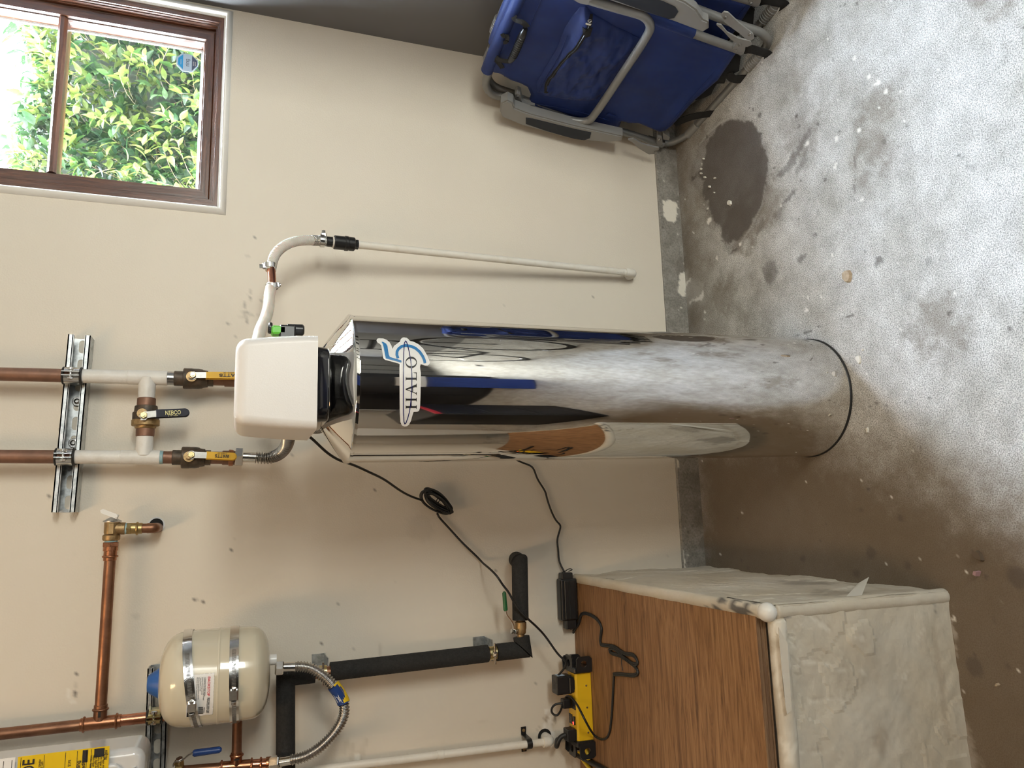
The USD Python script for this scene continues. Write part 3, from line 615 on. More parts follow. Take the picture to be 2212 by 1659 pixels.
def leaf_at(c, out, roll, L, W, curl):
    V, f = leaf(L, W, curl); o = unit(out); a = unit(np.cross(o, A(math.cos(roll), math.sin(roll)*.3, math.sin(roll))+1e-3)); n = np.cross(a, o)
    return trimesh.Trimesh(np.asarray(c)+V[:, :1]*a+V[:, 1:2]*o+V[:, 2:]*n, f, process=False)
near, rest = [], {'leaf_dark': [], 'leaf_mid': [], 'leaf_young': []}
# twigs with leaves in whorls
twigs = []
for i in range(1750):
    vis = i < 1300
    x = rng.uniform(1.15, 2.15) if vis else rng.uniform(.3, 3.5); z = rng.uniform(1.15, 2.12) if vis else rng.uniform(-.2, 2.1)
    ht = hedge_top(x); z = min(z, ht-rng.uniform(0, .05))
    if not vis and 1.15 < x < 2.15 and 1.15 < z < 2.1: continue
    young = rng.uniform() < (.34+.25*(meshkit.noise(A(x*3, z*3, 0)) > .55))
    y = hy+rng.uniform(-.08, .14) - (.06 if young else 0)
    base = A(x, y, z); d = unit(A(rng.normal()*.6, -.75 if young else -.35, rng.normal()*.35+.35))
    L = rng.uniform(.05, .12); end = base+d*L; (i % 3 == 0) and twigs.append((base-d*.05+A(.01, .03, -.02), base, end))
    nl = rng.integers(4, 7)
    for j in range(nl):
        t = .3+.7*j/(nl-1); ph = 2.4*j+rng.uniform(0, 1); u = unit(np.cross(d, A(0, 0, 1))); v = np.cross(u, d)
        o = unit(math.cos(ph)*u+math.sin(ph)*v+d*(.25+.6*t))
        s = rng.uniform(.75, 1.15)*(.047 if young else .055)
        mtl = 'leaf_young' if young and rng.uniform() < .85 else ('leaf_dark' if rng.uniform() < .55 else 'leaf_mid')
        g = leaf_at(base+d*L*t, o+A(0, -.25, .15), rng.uniform(-.5, .5), s, s*rng.uniform(.42, .55), rng.uniform(.1, .6))
        (near if vis else rest[mtl]).append((g, mtl, y) if vis else g)
near.sort(key=lambda q: np.asarray(q[0].vertices)[:, 1].mean())
for g, mtl, _ in near[300:]: rest[mtl].append(g)
for g, mtl, _ in near[:300]: obj('leaf', g, mtl, h, smooth=True)
for mtl in rest: obj('foliage', rest[mtl], mtl, h, smooth=True, kind='stuff')
obj('twigs', [tube(spline(q, 5), .0011, 5) for q in twigs], 'bark', h, kind='stuff')

# ================================================================== plastered ledge with its plywood top
LX, PXE, PT = -.166, -.1815, .400
py0 = -.734; LZ = PT+.001; LY = py0-.027
lg = thing('ledge', 'low plastered ledge with peeling cream paint and rounded corner beads', 'ledge', (-.6, -.37, 0))
it = []; 
for q in (((640,620),(690,510),(735,520),(775,470),(860,530),(900,560)), ((630,630),(660,670),(700,690),(710,740),(700,760)), ((740,770),(820,780),(900,800),(930,830),(1020,820),(1130,835)), ((1420,880),(1460,760),(1500,650),(1545,540)), ((1040,620),(1120,610)), ((780,1045),(850,1040),(1000,1040)), ((670,1365),(720,1390),(850,1390)), ((960,1480),(1000,1370))):
    it.append(q)
fp = lambda pts: [tuple(P(X, Y, LY)[[0, 2]]) for X, Y in pts]
lit = []
for q in it: lit += [('g', .6, .004, .008, LineString(fp(Z8(*q))).buffer(.0016)), ('b', .55, .003, .006, LineString([(a+.003, b-.004) for a, b in fp(Z8(*q))]).buffer(.0012))]
lit.append(('b', .22, .05, .05, Polygon(fp(Z8((650,720),(1250,680),(1200,860),(700,900))))))
lit.append(('b', .6, .03, .02, dot(fp(Z8((1240,1310)))[0], .016)))
lit.append(('b', .5, .006, .008, LineString(fp(Z8((1610,560),(1700,1280)))).buffer(.006)))
for q in (((590,470),(620,440),(630,470),(600,500),(610,560),(570,520)), ((545,415),(585,410),(600,480),(570,500))): lit.append(('r', .9, .003, .008, Polygon(fp(Z8(*q)))))
lit.append(('r', .5, .006, .008, LineString(fp(Z8((600,680),(620,760)))).buffer(.003)))
lit.append(('r', .8, .002, .003, LineString(fp(Z8((1580,380),(1605,370),(1612,455),(1540,455)))).buffer(.0015)))
def ledge_face(o, ex, ez, W, H, step, its, skew=None):
    xs = np.linspace(0, W, int(W/step)); zs = np.linspace(0, H, int(H/step)); g2, ft = tensor_grid(xs, zs)
    w3 = np.asarray(o)+g2[:, :1]*A(*ex)+g2[:, 1:]*A(*ez); nn = np.cross(A(*ex), A(*ez))
    d = (meshkit.fbm(w3*9, 4, 3)-.5)*.012+(meshkit.fbm(w3*45, 3, 6)-.5)*.0035
    pl = meshkit.fbm(w3*A(7, 7, 5)+5, 4, 9); d += .0016*(pl > .53)          # loose paint standing a little proud
    return trimesh.Trimesh(w3+d[:, None]*nn, ft, process=False), g2
xo = -.85
fr, g2 = ledge_face((xo, LY, -.005), (1, 0, 0), (0, 0, 1), LX-xo, LZ-.030, .0055, None)
mkf = marks(g2+A(xo, -.005), lit, 0)
sd, g3 = ledge_face((LX, LY, -.005), (0, 1, 0), (0, 0, 1), -LY, LZ-.012, .006, None)
sp = lambda pts: [tuple(Px(X, Y, LX)[[1, 2]]) for X, Y in pts]
sit = [('r', .35, .012, .02, Polygon(sp(Z8((560,225),(880,235),(900,260),(640,262))))), ('r', .30, .01, .02, Polygon(sp(Z8((800,290),(1100,300),(1100,330),(830,330))))), ('b', .6, .012, .01, LineString(sp(Z8((250,155),(900,235),(1500,312)))).buffer(.006)), ('b', .25, .05, .04, Polygon(sp(Z8((500,170),(1000,240),(900,330),(500,260)))))]
mks = marks(g3+A(LY, -.005), sit, 0)
back = trimesh.creation.box(bounds=((xo, LY+.020, 0), (LX-.016, 0, LZ-.03)))
obj('body', cat(fr, sd, back), 'ledge_paint', lg, smooth=False, primvars={'marks': np.vstack([mkf, mks, np.zeros((len(back.vertices), 3))])}, label='plastered body with flaking paint')
rb = .013
def wav(a, b, n=40, amp=.0012, seed=0):
    t = np.linspace(0, 1, n)[:, None]; p = A(*a)*(1-t)+A(*b)*t
    return p+(np.c_[meshkit.fbm(p*30, 3, seed), meshkit.fbm(p*30+7, 3, seed), meshkit.fbm(p*30+11, 3, seed)]-.5)*2*amp
def mk0(g, d=None): return {'marks': np.zeros((len(g.vertices), 3)) if d is None else marks(np.asarray(g.vertices)[:, d], bmk, 0)}
cx_, cy_, cz_ = LX-rb+.003, LY+rb-.003, LZ-rb+.002
b1 = tube(wav((cx_, -.002, cz_), (cx_, cy_, cz_), 60, seed=1), rb, 18)
bmk = [('r', .85, .003, .012, Polygon([(-.735, LZ-.012), (-.66, LZ-.008), (-.60, LZ-.006), (-.60, LZ+.004), (-.735, LZ+.004)]))]
v = np.asarray(b1.vertices); kk = marks(v[:, [1, 2]], bmk, 0)*(meshkit.fbm(v*60, 3, 4) > .5)[:, None]
bdp = obj('corner_bead', b1, 'ledge_paint', lg, smooth=True, primvars={'marks': kk})
b2 = tube(wav((cx_, cy_, -.004), (cx_, cy_, cz_-.012), 60, seed=2), rb+.001, 18)
obj('corner_bead', b2, 'ledge_paint', lg, smooth=True, primvars=mk0(b2))
b3 = tube(wav((xo, py0-.0135, PT-.0325), (cx_-.010, py0-.0135, PT-.0325), 90, seed=3), .0160, 18)
v = np.asarray(b3.vertices); kk = np.zeros((len(v), 3)); kk[:, 1] = .7*(meshkit.fbm(v*40, 3, 14) > .54)
obj('corner_bead', b3, 'ledge_paint', lg, smooth=True, primvars={'marks': kk})
sc = trimesh.creation.icosphere(3, rb+.0028); sc.apply_translation((cx_, cy_, cz_-.001))
obj('corner_knob', sc, 'bead_white', lg, smooth=True, label='white rounded corner knob')
# strips of paint peeling off: one along the front bead, one curling from the side
pq = fp(Z8((545,540),(600,650),(605,760),(628,1090),(600,1120),(590,1060),(560,760)))
obj('paint_flake', sheet(Polygon(pq), .006, lambda q: np.c_[q[:, 0], LY-.007-.004*np.sin(q[:, 1]*40)**2, q[:, 1]], lambda q: np.c_[q[:, 0], LY-.0055-.004*np.sin(q[:, 1]*40)**2, q[:, 1]]), 'plaster', lg, label='loose strip of cream paint on the front face')
fa, fb, fc_ = Px(*Z8((1020, 335))[0], LX+.002), Px(*Z8((1120, 338))[0], LX+.002), Px(*Z8((1178, 270))[0], LX+.002)+A(.018, 0, 0)
fd = Px(*Z8((1105, 283))[0], LX+.002)+A(.010, 0, 0)
fk = trimesh.Trimesh([fa, fb, fc_, fd, fa+A(-.001, 0, 0), fb+A(-.001, 0, 0), fc_+A(-.001, 0, 0), fd+A(-.001, 0, 0)], [[0, 1, 2], [0, 2, 3], [6, 5, 4], [7, 6, 4], [0, 4, 5], [0, 5, 1], [1, 5, 6], [1, 6, 2], [2, 6, 7], [2, 7, 3], [3, 7, 4], [3, 4, 0]], process=False)
obj('paint_flake', fk, 'paint_chip', lg, label='triangular flake of paint curling off the side')
pb = rbox(((xo+PXE)/2, (py0-.001)/2, PT-.009), (PXE-xo, -py0-.002, .018), ch=.0012)
pw = thing('plywood_board', 'sheet of weathered brown plywood lying on top of the ledge', 'board', (-.5, -.37, PT-.018))
obj('sheet', pb, 'plywood', pw)
obj('edge', [trimesh.creation.box(bounds=((xo, py0-.0012+.0008*(k % 2), PT-.018+.0036*k), (PXE-.001, py0+.0005, PT-.018+.0036*k+.0034))) for k in range(5)], 'ply_edge', pw, label='layered front edge of the plywood')
obj('rust_stub', lathe([(0, .010), (.012, .012), (.020, .013), (.027, .010), (.031, .004)], Pz(1512, 1222, .004)+A(0, 0, -.004), (0, 0, 1), 18), 'rust', label='small rusty brown pipe stub on the floor in the corner by the ledge', category='pipe stub', loc=Pz(1512, 1222, 0))

# ================================================================== water softener: mirror jacket, dome, valve, sticker
TC, TR, TT = A(.2344, -.4563, 0), .1332, unit(A(-.0067, .0024, 1))
tk = thing('water_softener', 'tall mirror polished steel water softener tank with white control head and logo sticker', 'water softener', TC)
RZ = 1.033
ax = lambda h, r=0: TC+TT*h
obj('base_seam', lathe([(0, TR+.0012), (.004, TR+.0014), (.006, TR)], TC, TT, 96), 'black_rubber', tk, smooth=40)
obj('jacket', lathe([(.003, TR-.001), (.006, TR)]+[(h, TR) for h in np.linspace(.02, RZ-.006, 12)]+[(RZ-.002, TR-.0006), (RZ, TR-.002)], TC, TT, 128), 'chrome', tk, smooth=50, label='mirror polished cylindrical jacket')
obj('dome', lathe([(RZ-.004, TR+.0012), (RZ+.001, TR+.0018), (RZ+.003, TR+.0006), (RZ+.006, TR-.004), (RZ+.022, .108), (RZ+.040, .082), (RZ+.056, .058), (RZ+.062, .048)], TC, TT, 128), 'chrome', tk, smooth=30, label='mirror polished conical top')
obj('neck', lathe([(RZ+.058, .046), (RZ+.066, .044), (RZ+.072, .040), (RZ+.085, .040)], TC, TT, 40), 'black_gloss', tk)
by = -.572                                                              # front of the control head
def bl(X, Y): return P(X, Y, by)
def profile_box(levels, r, n=10):
    """stack of rounded rectangles (x0, x1, y0, y1, z, corner radius)"""
    rings = []
    for x0, x1, y0, y1, z, rr in levels:
        p = []
        for cx, cy, a in ((x1-rr, y1-rr, 0), (x0+rr, y1-rr, 90), (x0+rr, y0+rr, 180), (x1-rr, y0+rr, 270)):
            for t in np.linspace(0, 90, n): p.append((cx+rr*math.cos(math.radians(a+t)), cy+rr*math.sin(math.radians(a+t)), z))
        rings.append(p)
    V = np.array(rings).reshape(-1, 3); m_ = 4*n; f = []
    a0 = np.arange(m_); b0 = (a0+1) % m_
    for i in range(len(levels)-1): f += [np.c_[i*m_+a0, i*m_+b0, (i+1)*m_+b0], np.c_[i*m_+a0, (i+1)*m_+b0, (i+1)*m_+a0]]
    V = np.vstack([V, V[:m_].mean(0), V[-m_:].mean(0)]); k = len(levels)
    f += [np.c_[b0, a0, np.full(m_, k*m_)], np.c_[(k-1)*m_+a0, (k-1)*m_+b0, np.full(m_, k*m_+1)]]
    return trimesh.Trimesh(V, np.vstack(f), process=False)
bx0, bx1 = bl(686, 927)[0], bl(686, 722)[0]; tx0, tx1 = bl(560, 917)[0], bl(560, 727)[0]
bz0, bz1 = bl(686, 830)[2], P(508, 820, by)[2]+.001
lv = []
for t in np.linspace(0, 1, 9):
    z = bz0+t*(bz1-.020-bz0); e = t**1.6
    lv.append((bx0+(tx0-bx0)*e, bx1+(tx1-bx1)*e, by+.004*e, by+.20, z, .014+.002*t))
x0, x1, y0, y1, z, r_ = lv[-1]
for a in np.linspace(0, np.pi/2, 7)[1:]:
    d = .018*(1-math.cos(a)); lv.append((x0+d, x1-d, y0+d, y1-d, z+.020*math.sin(a), max(.015-d*.2, .006)))
obj('valve_cover', profile_box(lv, 0), 'valve_cover', tk, smooth=40, label='white plastic cover of the control head')
obj('cover_seam', tube(bend([(x0+.012, y0+.0115, bz1-.0035), (x1-.012, y0+.0115, bz1-.0035)], .01), .0009, 6), 'shade_white', tk)
kx0, kx1 = bl(696, 908)[0], bl(696, 742)[0]
lv = []
for t, ins in ((0, .012), (.15, .004), (.3, .001), (.8, 0), (1, 0)):
    lv.append((kx0+ins, kx1-ins, by+.006+ins, by+.18-ins, bz0-.024+.026*t, .022))
obj('valve_body', profile_box(lv, 0), 'black_gloss', tk, smooth=40, label='black plastic valve body under the cover')
obj('valve_neck', lathe([(RZ+.05, .050), (RZ+.062, .048), (bz0-.02, .056)], TC+A(-.004, 0, 0), TT, 40), 'black_gloss', tk)
yb = -.40                                                                # ports behind the cover
obj('port', [cyl(P(655, 926, yb), P(655, 905, yb), .016), rbox(P(663, 921, yb), (.022, .05, .030), ch=.004)], 'black_plastic', tk)
g0, g1 = P(586, 709, -.36), P(618, 709, -.36)
obj('bypass_knob', cyl(P(618, 712, -.36), P(657, 713, -.36), .011, ch=.003), 'black_plastic', tk, label='black bypass knob')
obj('bypass_band', rbox((g0+g1)/2+A(-.006, 0, 0), (.016, .03, np.linalg.norm(g0-g1)), ch=.003), 'lime_plastic', tk, label='lime green band beside the knob')
obj('bypass_stem', [cyl(P(579, 708, -.36), P(588, 709, -.36), .011, ch=.002), rbox(P(620, 733, -.36), (.05, .03, .03), ch=.003)], 'black_plastic', tk)
# --- the logo sticker, wrapped on the jacket
ZS = Zm(680, 660, 4.74)
def on_cyl(px, off, c=TC, axd=TT, R=TR):
    r = np.array([ray(X, Y) for X, Y in px]); o = CAM-c
    r2 = r-np.outer(r @ axd, axd); o2 = o-axd*(o @ axd)
    a = (r2*r2).sum(1); b = 2*(r2 @ o2); cc = o2 @ o2-(R+off)**2
    t = (-b-np.sqrt(np.maximum(b*b-4*a*cc, 0)))/(2*a)
    return CAM+r*t[:, None]
def decal(poly, off, step=2.0): return sheet(poly, step, lambda v: on_cyl(v, off), lambda v: on_cyl(v, off-.0003))
S_ = lambda *p: Polygon(ZS(*p)).buffer(0)
sk = obj('logo_sticker', decal(S_((632,355),(640,340),(655,335),(700,337),(735,350),(765,375),(785,410),(795,445),(812,412),(850,385),(872,368),(880,345),(895,330),(912,325),(940,330),(960,345),(972,362),(1010,370),(1060,395),(1110,440),(1150,510),(1172,560),(1178,585),(1172,602),(1155,614),(1130,614),(1085,600),(1078,620),(1080,655),(1087,690),(1085,800),(1083,900),(1080,1000),(1076,1050),(1068,1078),(1050,1088),(1012,1090),(1000,1125),(985,1180),(965,1220),(940,1237),(918,1240),(892,1227),(877,1195),(871,1100),(869,900),(868,700),(869,598),(850,590),(720,555),(702,538),(693,480),(680,405),(660,388),(642,378)), .0006), 'sticker_white', tk, smooth=True, label='white die-cut sticker reading HALO 5')
obj('numeral', [decal(S_((683,370),(700,372),(730,390),(744,415),(750,460),(757,500),(768,526),(830,545),(880,560),(888,566),(885,584),(820,566),(727,542),(718,500),(706,430),(697,395)), .0011), decal(LineString(ZS((852,540),(840,505),(842,470),(860,440),(890,418),(930,408),(985,417),(1030,436),(1075,475),(1105,520),(1122,560),(1127,590))).buffer(3.0, cap_style=2), .0011)], 'sticker_blue', sk, smooth=True, label='blue numeral 5')
obj('ring', decal(Polygon(ZS((930,362),(917,385),(911,480),(908,640),(907,800),(907,960),(908,1100),(913,1190),(921,1212),(935,1200),(955,1140),(972,1075),(986,960),(994,850),(995,740),(991,640),(982,560),(968,480),(952,410),(940,372))).exterior.buffer(.85), .0013, 1.2), 'sticker_navy', sk, smooth=True, label='navy ellipse')
def LT(a0, polys):
    """letter polygons in (along, up) units of the letter height"""
    return [Polygon([ZS((1043-b*112, a0-a*112))[0] for a, b in q]) if not isinstance(q, Polygon) else Polygon([ZS((1043-b*112, a0-a*112))[0] for a, b in q.exterior.coords], [[ZS((1043-b*112, a0-a*112))[0] for a, b in h_.coords] for h_ in q.interiors]) for q in polys]
R4 = lambda x0, y0, x1, y1: [(x0, y0), (x1, y0), (x1, y1), (x0, y1)]
serH = [R4(.10, 0, .27, 1), R4(.78, 0, .95, 1), R4(.2, .46, .85, .54), R4(.02, 0, .35, .04), R4(.02, .96, .35, 1), R4(.70, 0, 1.03, .04), R4(.70, .96, 1.03, 1)]
serA = [[(.06, 0), (.12, 0), (.50, .95), (.46, 1.0)], [(.42, 1), (.54, 1), (.95, 0), (.73, 0)], R4(.24, .33, .72, .39), R4(-.04, 0, .24, .04), R4(.66, 0, 1.0, .04)]
serL = [R4(.10, 0, .27, 1), R4(.02, .96, .36, 1), R4(.02, 0, .74, .05), [(.68, 0), (.76, 0), (.76, .28), (.73, .28)]]
th = np.linspace(0, 2*np.pi, 40)
serO = [Polygon(np.c_[.52+.52*np.cos(th), .5+.52*np.sin(th)], [np.c_[.52+.345*np.cos(th), .5+.465*np.sin(th)]])]
let = shapely.union_all([q.buffer(0) for a0, l in ((1060, serH), (912, serA), (770, serL), (640, serO)) for q in LT(a0, l)])
obj('lettering', decal(let, .0011, 1.3), 'ink', sk, smooth=True, label='black serif word HALO')

# ================================================================== pipework with the softener bypass
YP = -.062
def seg(a, b, y, rpx, name, matn, par, prof=None, n=28, rr=None):
    p, q = P(*a, y), P(*b, y); r = px2m((p+q)/2, rpx) if rr is None else rr
    return obj(name, cyl(p, q, r, n=n, ch=.0008), matn, par)
bp = thing('bypass_pipework', 'two upright copper pipes, their lower halves painted white, joined by a valved crossover', 'pipework', P(230, 900, YP))
LU, LL = (lambda X: (X, 810+(X-80)*.0245)), (lambda X: (X, 986.5+(X-80)*.006))
def stack(fn, y, parts, par):
    """parts: (name, material, x0, x1, radius px, radius2 px)"""
    for name, mt, a, b, r1, r2 in parts:
        p, q = P(*fn(a), y), P(*fn(b), y); obj(name, cyl(p, q, px2m(p, r1), px2m(q, r2), n=32, ch=.001), mt, par)
stack(LU, YP, [('pipe', 'copper_brown', -420, 160, 14.6, 14.6), ('painted_pipe', 'white_paint_pipe', 158, 280, 15, 15), ('coupling', 'white_paint_pipe', 276, 362, 15.8, 15.8), ('solder_sleeve', 'steel', 361, 378, 14.4, 14.4), ('hub', 'dark_bronze', 376, 397, 16.2, 16.2)], bp)
stack(LL, YP, [('pipe', 'copper_brown', -420, 155, 14.6, 14.6), ('painted_pipe', 'white_paint_pipe', 152, 264, 14.8, 14.8), ('coupling', 'white_paint_pipe', 260, 346, 15.6, 15.6), ('patina_ring', 'teal_sealant', 344, 353, 14.8, 14.4), ('pipe', 'copper_brown', 352, 374, 13.4, 13.4), ('hub', 'dark_bronze', 372, 393, 16.2, 16.2)], bp)
def ball_valve(fn, x0, x1, x2, rb_, par, ylab, hx0, hx1, hyo, text, tcol, grip, rot180, label):
    """body between x0..x1, taper to x2, lever hanging down from hx0 to hx1 (pixels along the pipe)"""
    c0, c1, c2 = P(*fn(x0), YP), P(*fn(x1), YP), P(*fn(x2), YP); a_ = unit(c1-c0); r = px2m(c0, rb_)
    L, L2 = np.linalg.norm(c1-c0), np.linalg.norm(c2-c0)
    b = obj('valve_body', lathe([(0, r*.93), (.0015, r), (L*.45, r), (L*.46, r*.985), (L*.8, r*.985), (L, r*.93), (L+.002, r*.86), (L+(L2-L)*.5, r*.80), (L+(L2-L)*.52, r*.70), (L2, r*.70)], c0, a_, 8 if False else 40), 'dark_bronze', par, label='dark bronze ball valve body')
    cy = YP-r-.012
    s0 = P(*fn(.5*(x0+x1)-1), YP)
    obj('valve_stem', [cyl(s0, s0+A(0, -r-.006, 0), .011, n=24), cyl(s0+A(0, -r-.006, 0), s0+A(0, -r-.014, 0), .0055)], 'bronze', b)
    ly = YP-r-.010
    h0, h1 = P(hx0[0], hx0[1], ly), P(hx1[0], hx1[1], ly); d = unit(h1-h0); wv = unit(np.cross(d, A(0, 1, 0)))
    return b, s0, r, ly, d, wv
def lever(par, pivot_px, neck_px, tip_px, y0, y1, w_neck, w_grip, grip, text, tcol, flip, label, extra=None, tsize=.6):
    pv, nk, tp = P(*pivot_px, y0), P(*neck_px, y1), P(*tip_px, y1); d = unit(nk-pv); wv = unit(np.cross(d, A(0, 1, 0))); d2 = unit(tp-nk); w2 = unit(np.cross(d2, A(0, 1, 0)))
    hd = obj('valve_handle', [plate(Point(0, 0).buffer(w_neck*.95, 10).union(Polygon([(-w_neck*.9, -w_neck), (w_neck*.2, -w_neck*1.15), (w_neck*.9, -w_neck*.5), (w_neck*.9, w_neck*.5), (w_neck*.2, w_neck)])), pv, d, wv, -.0025),
        ribbon([pv+d*w_neck*.5, pv+d*w_neck*1.2, nk-d*w_neck*.5, nk+d2*.01], wv, w_neck*1.5, .0025)], 'zinc_lever', par, label='steel lever of the valve')
    obj('nut', [hexnut(pv+A(0, -.0015, 0), pv+A(0, -.0075, 0), w_neck*.8), cyl(pv+A(0, -.007, 0), pv+A(0, -.0105, 0), w_neck*.38)], 'gold_zinc', hd)
    Lg = np.linalg.norm(tp-nk)
    pl = Polygon([(0, -w_grip/2), (Lg-w_grip*.5, -w_grip/2), (Lg-w_grip*.5, w_grip/2), (0, w_grip/2)]).union(Point(Lg-w_grip*.5, 0).buffer(w_grip/2, 10))
    o = nk+A(0, -.0035, 0)
    gg = [plate(pl, nk+A(0, .0035, 0), d2, w2, -.006 if True else .006), plate(pl.buffer(-.0014), nk+A(0, -.0023, 0), d2, w2, -.0014)]
    obj('grip', gg, grip, hd, label=label)
    tx = nk+d2*Lg*.52+A(0, -.0040, 0); e = d2 if not flip else -d2
    up_ = -np.cross(e, A(0, -1, 0)) if False else np.cross(A(0, -1, 0), e)
    tg = [words(text, w_grip*tsize*.62, tx+up_*w_grip*.02, e, up_, .0004, True, width=Lg*.46)]
    if extra: tg.append(words(extra, w_grip*.16, tx-up_*w_grip*.33, e, up_, .0004, width=Lg*.30))
    obj('lettering', tg, tcol, hd, label='printed word '+text)
    return hd
rz = px2m(P(417, 815, YP), 22)
b1_, s0, r, ly, *_ = ball_valve(LU, 396, 437, 461, 22.5, bp, None, (417, 811), (510, 810), 0, '', '', '', 0, '')
lever(bp, (417, 810.5), (444, 810.5), (545, 811.5), YP-r-.009, YP-r-.009, .0085, .0165, 'yellow_grip', 'WATTS', 'ink', True, 'yellow grip marked WATTS, half behind the white cover', 'LF FBVS-3C')
stack(LU, YP, [('pipe', 'copper_brown', 460, 487, 13.4, 13.4), ('coupling', 'copper_brown', 485, 512, 15.5, 15.5), ('nut', 'steel', 512, 530, 20, 20)], bp)
b2_, s0, r, ly, *_ = ball_valve(LL, 392, 430, 455, 23.5, bp, None, (413, 982), (510, 985), 0, '', '', '', 0, '')
lever(bp, (413.6, 982.3), (445, 983.5), (511.5, 986.5), YP-r-.009, YP-r-.009, .0088, .0172, 'yellow_grip', 'WATTS', 'ink', True, 'yellow grip marked WATTS, hanging below the bronze body', 'LF FBVS-3C')
stack(LL, YP, [('pipe', 'copper_brown', 454, 483, 13.4, 13.4), ('coupling', 'copper_brown', 480, 508, 15.5, 15.5), ('union_ring', 'copper', 494, 504, 18, 17.5)], bp)
# crossover
XO = lambda Y: (318-(Y-830)*.042, Y)
for nm, mt, a, b, r1, r2 in (('tee_branch', 'white_paint_pipe', 815, 862, 17.8, 16.4), ('coupling', 'copper_brown', 860, 878, 18.4, 18.8), ('valve_body', 'dark_bronze', 877, 892, 22.5, 23.6), ('valve_body', 'dark_bronze', 891, 908, 26.5, 26.5), ('valve_flange', 'bronze', 907, 920, 28, 28), ('valve_nut', 'bronze', 919, 926, 22, 21), ('coupling', 'copper_brown', 925, 943, 18.6, 18.4), ('tee_branch', 'white_paint_pipe', 941, 985, 16.6, 18)):
    p, q = P(*XO(a), YP), P(*XO(b), YP); obj(nm, cyl(p, q, px2m(p, r1), px2m(q, r2), n=8 if nm == 'valve_nut' else 32, ch=.0012), mt, bp)
ps = P(311, 897, YP); obj('valve_stem', [cyl(ps, ps+A(0, -.034, 0), .010, n=20), cyl(ps+A(0, -.034, 0), ps+A(0, -.042, 0), .005, n=16)], 'bronze', bp)
lever(bp, (311, 897), (336, 893.5), (409, 890.5), YP-.037, YP-.037, .009, .0185, 'navy_grip', 'NIBCO', 'ink_cream', False, 'navy grip marked NIBCO on the crossover valve', 'S-FP-600A', .72)

# ================================================================== strut channels
def strut(name, label, a0, a1, wpx, slots, y0=-.001, depth=.041, screws=()):
    p0, p1 = P(*a0, -.041), P(*a1, -.041); p0, p1 = A(p0[0], y0, p0[2]), A(p1[0], y0, p1[2])
    d = unit(p1-p0); L = np.linalg.norm(p1-p0); wv = unit(np.cross(d, A(0, 1, 0))); w = wpx/2; t_ = .0024
    t = thing(name, label, 'strut channel', (p0+p1)/2)
    hol = [LineString([(s-.0075, 0), (s+.0075, 0)]).buffer(.0068, 6) for s in slots]
    bk = Polygon([(0, -w), (L, -w), (L, w), (0, w)]).difference(shapely.union_all(hol))
    ms = [plate(bk, p0, d, wv, -t_)]
    # check the direction of extrusion: the plate must stand on the wall towards the room
    for s in (-1, 1):
        c = p0+wv*s*(w-t_/2)
        ms.append(hull([c+d*l+wv*k*t_/2+A(0, -q, 0) for l in (0, L) for k in (-1, 1) for q in (0, depth)]))
        c2 = p0+wv*s*(w-.005)+A(0, -depth, 0); ms.append(hull([c2+d*l+wv*k*.005+A(0, q, 0) for l in (0, L) for k in (-1, 1) for q in (0, t_)]))
        c3 = p0+wv*s*(w-.0095)+A(0, -depth, 0); ms.append(hull([c3+d*l+wv*k*t_/2+A(0, q, 0) for l in (0, L) for k in (-1, 1) for q in (0, .009)]))
    obj('channel', ms, 'galvanised', t, smooth=25)
    for s in screws:
        c = p0+d*s+A(0, -t_, 0); sc_ = obj('washer', cyl(c, c+A(0, -.0018, 0), .0098, n=28, ch=.0004), 'bright_steel', t)
        obj('screw', [lathe([(0, .0062), (.003, .0058), (.0045, .0035), (.0046, .0030), (.0030, .0028)], c+A(0, -.0018, 0), (0, -1, 0), 20, True)], 'steel', sc_)
    return t, p0, d, L, wv
Lp = np.linalg.norm(P(172, 723.5, -.041)-P(136.8, 1106.5, -.041))
fr_ = lambda X, Y: float((P(X, Y, -.003)-P(172, 723.5, -.041)) @ unit(P(136.8, 1106.5, -.041)-P(172, 723.5, -.041)))
Zq = Zm(80, 680, 3.318)
sl = [fr_(*Zq(q)[0]) for q in ((310,228),(297,365),(280,500),(266,640),(252,778),(238,912),(218,1200),(197,1345))]
sA = strut('strut_channel', 'slotted galvanised strut channel behind the two white painted pipes', (172, 723.5), (136.8, 1106.5), .0425, sl, screws=[fr_(*Zq((255, 620))[0]), fr_(*Zq((230, 918))[0])])
pB0, pB1 = (341, 1442), (332.5, 1740)
LB = np.linalg.norm(P(*pB0, -.041)-P(*pB1, -.041)); fB = lambda X, Y: float((P(X, Y, -.003)-P(*pB0, -.041)) @ unit(P(*pB1, -.041)-P(*pB0, -.041)))
slB = [fB(336, y) for y in (1470, 1514, 1571, 1613, 1655, 1697)]
sB = strut('strut_channel', 'slotted galvanised strut channel behind the cream expansion tank', pB0, pB1, .0385, slB)
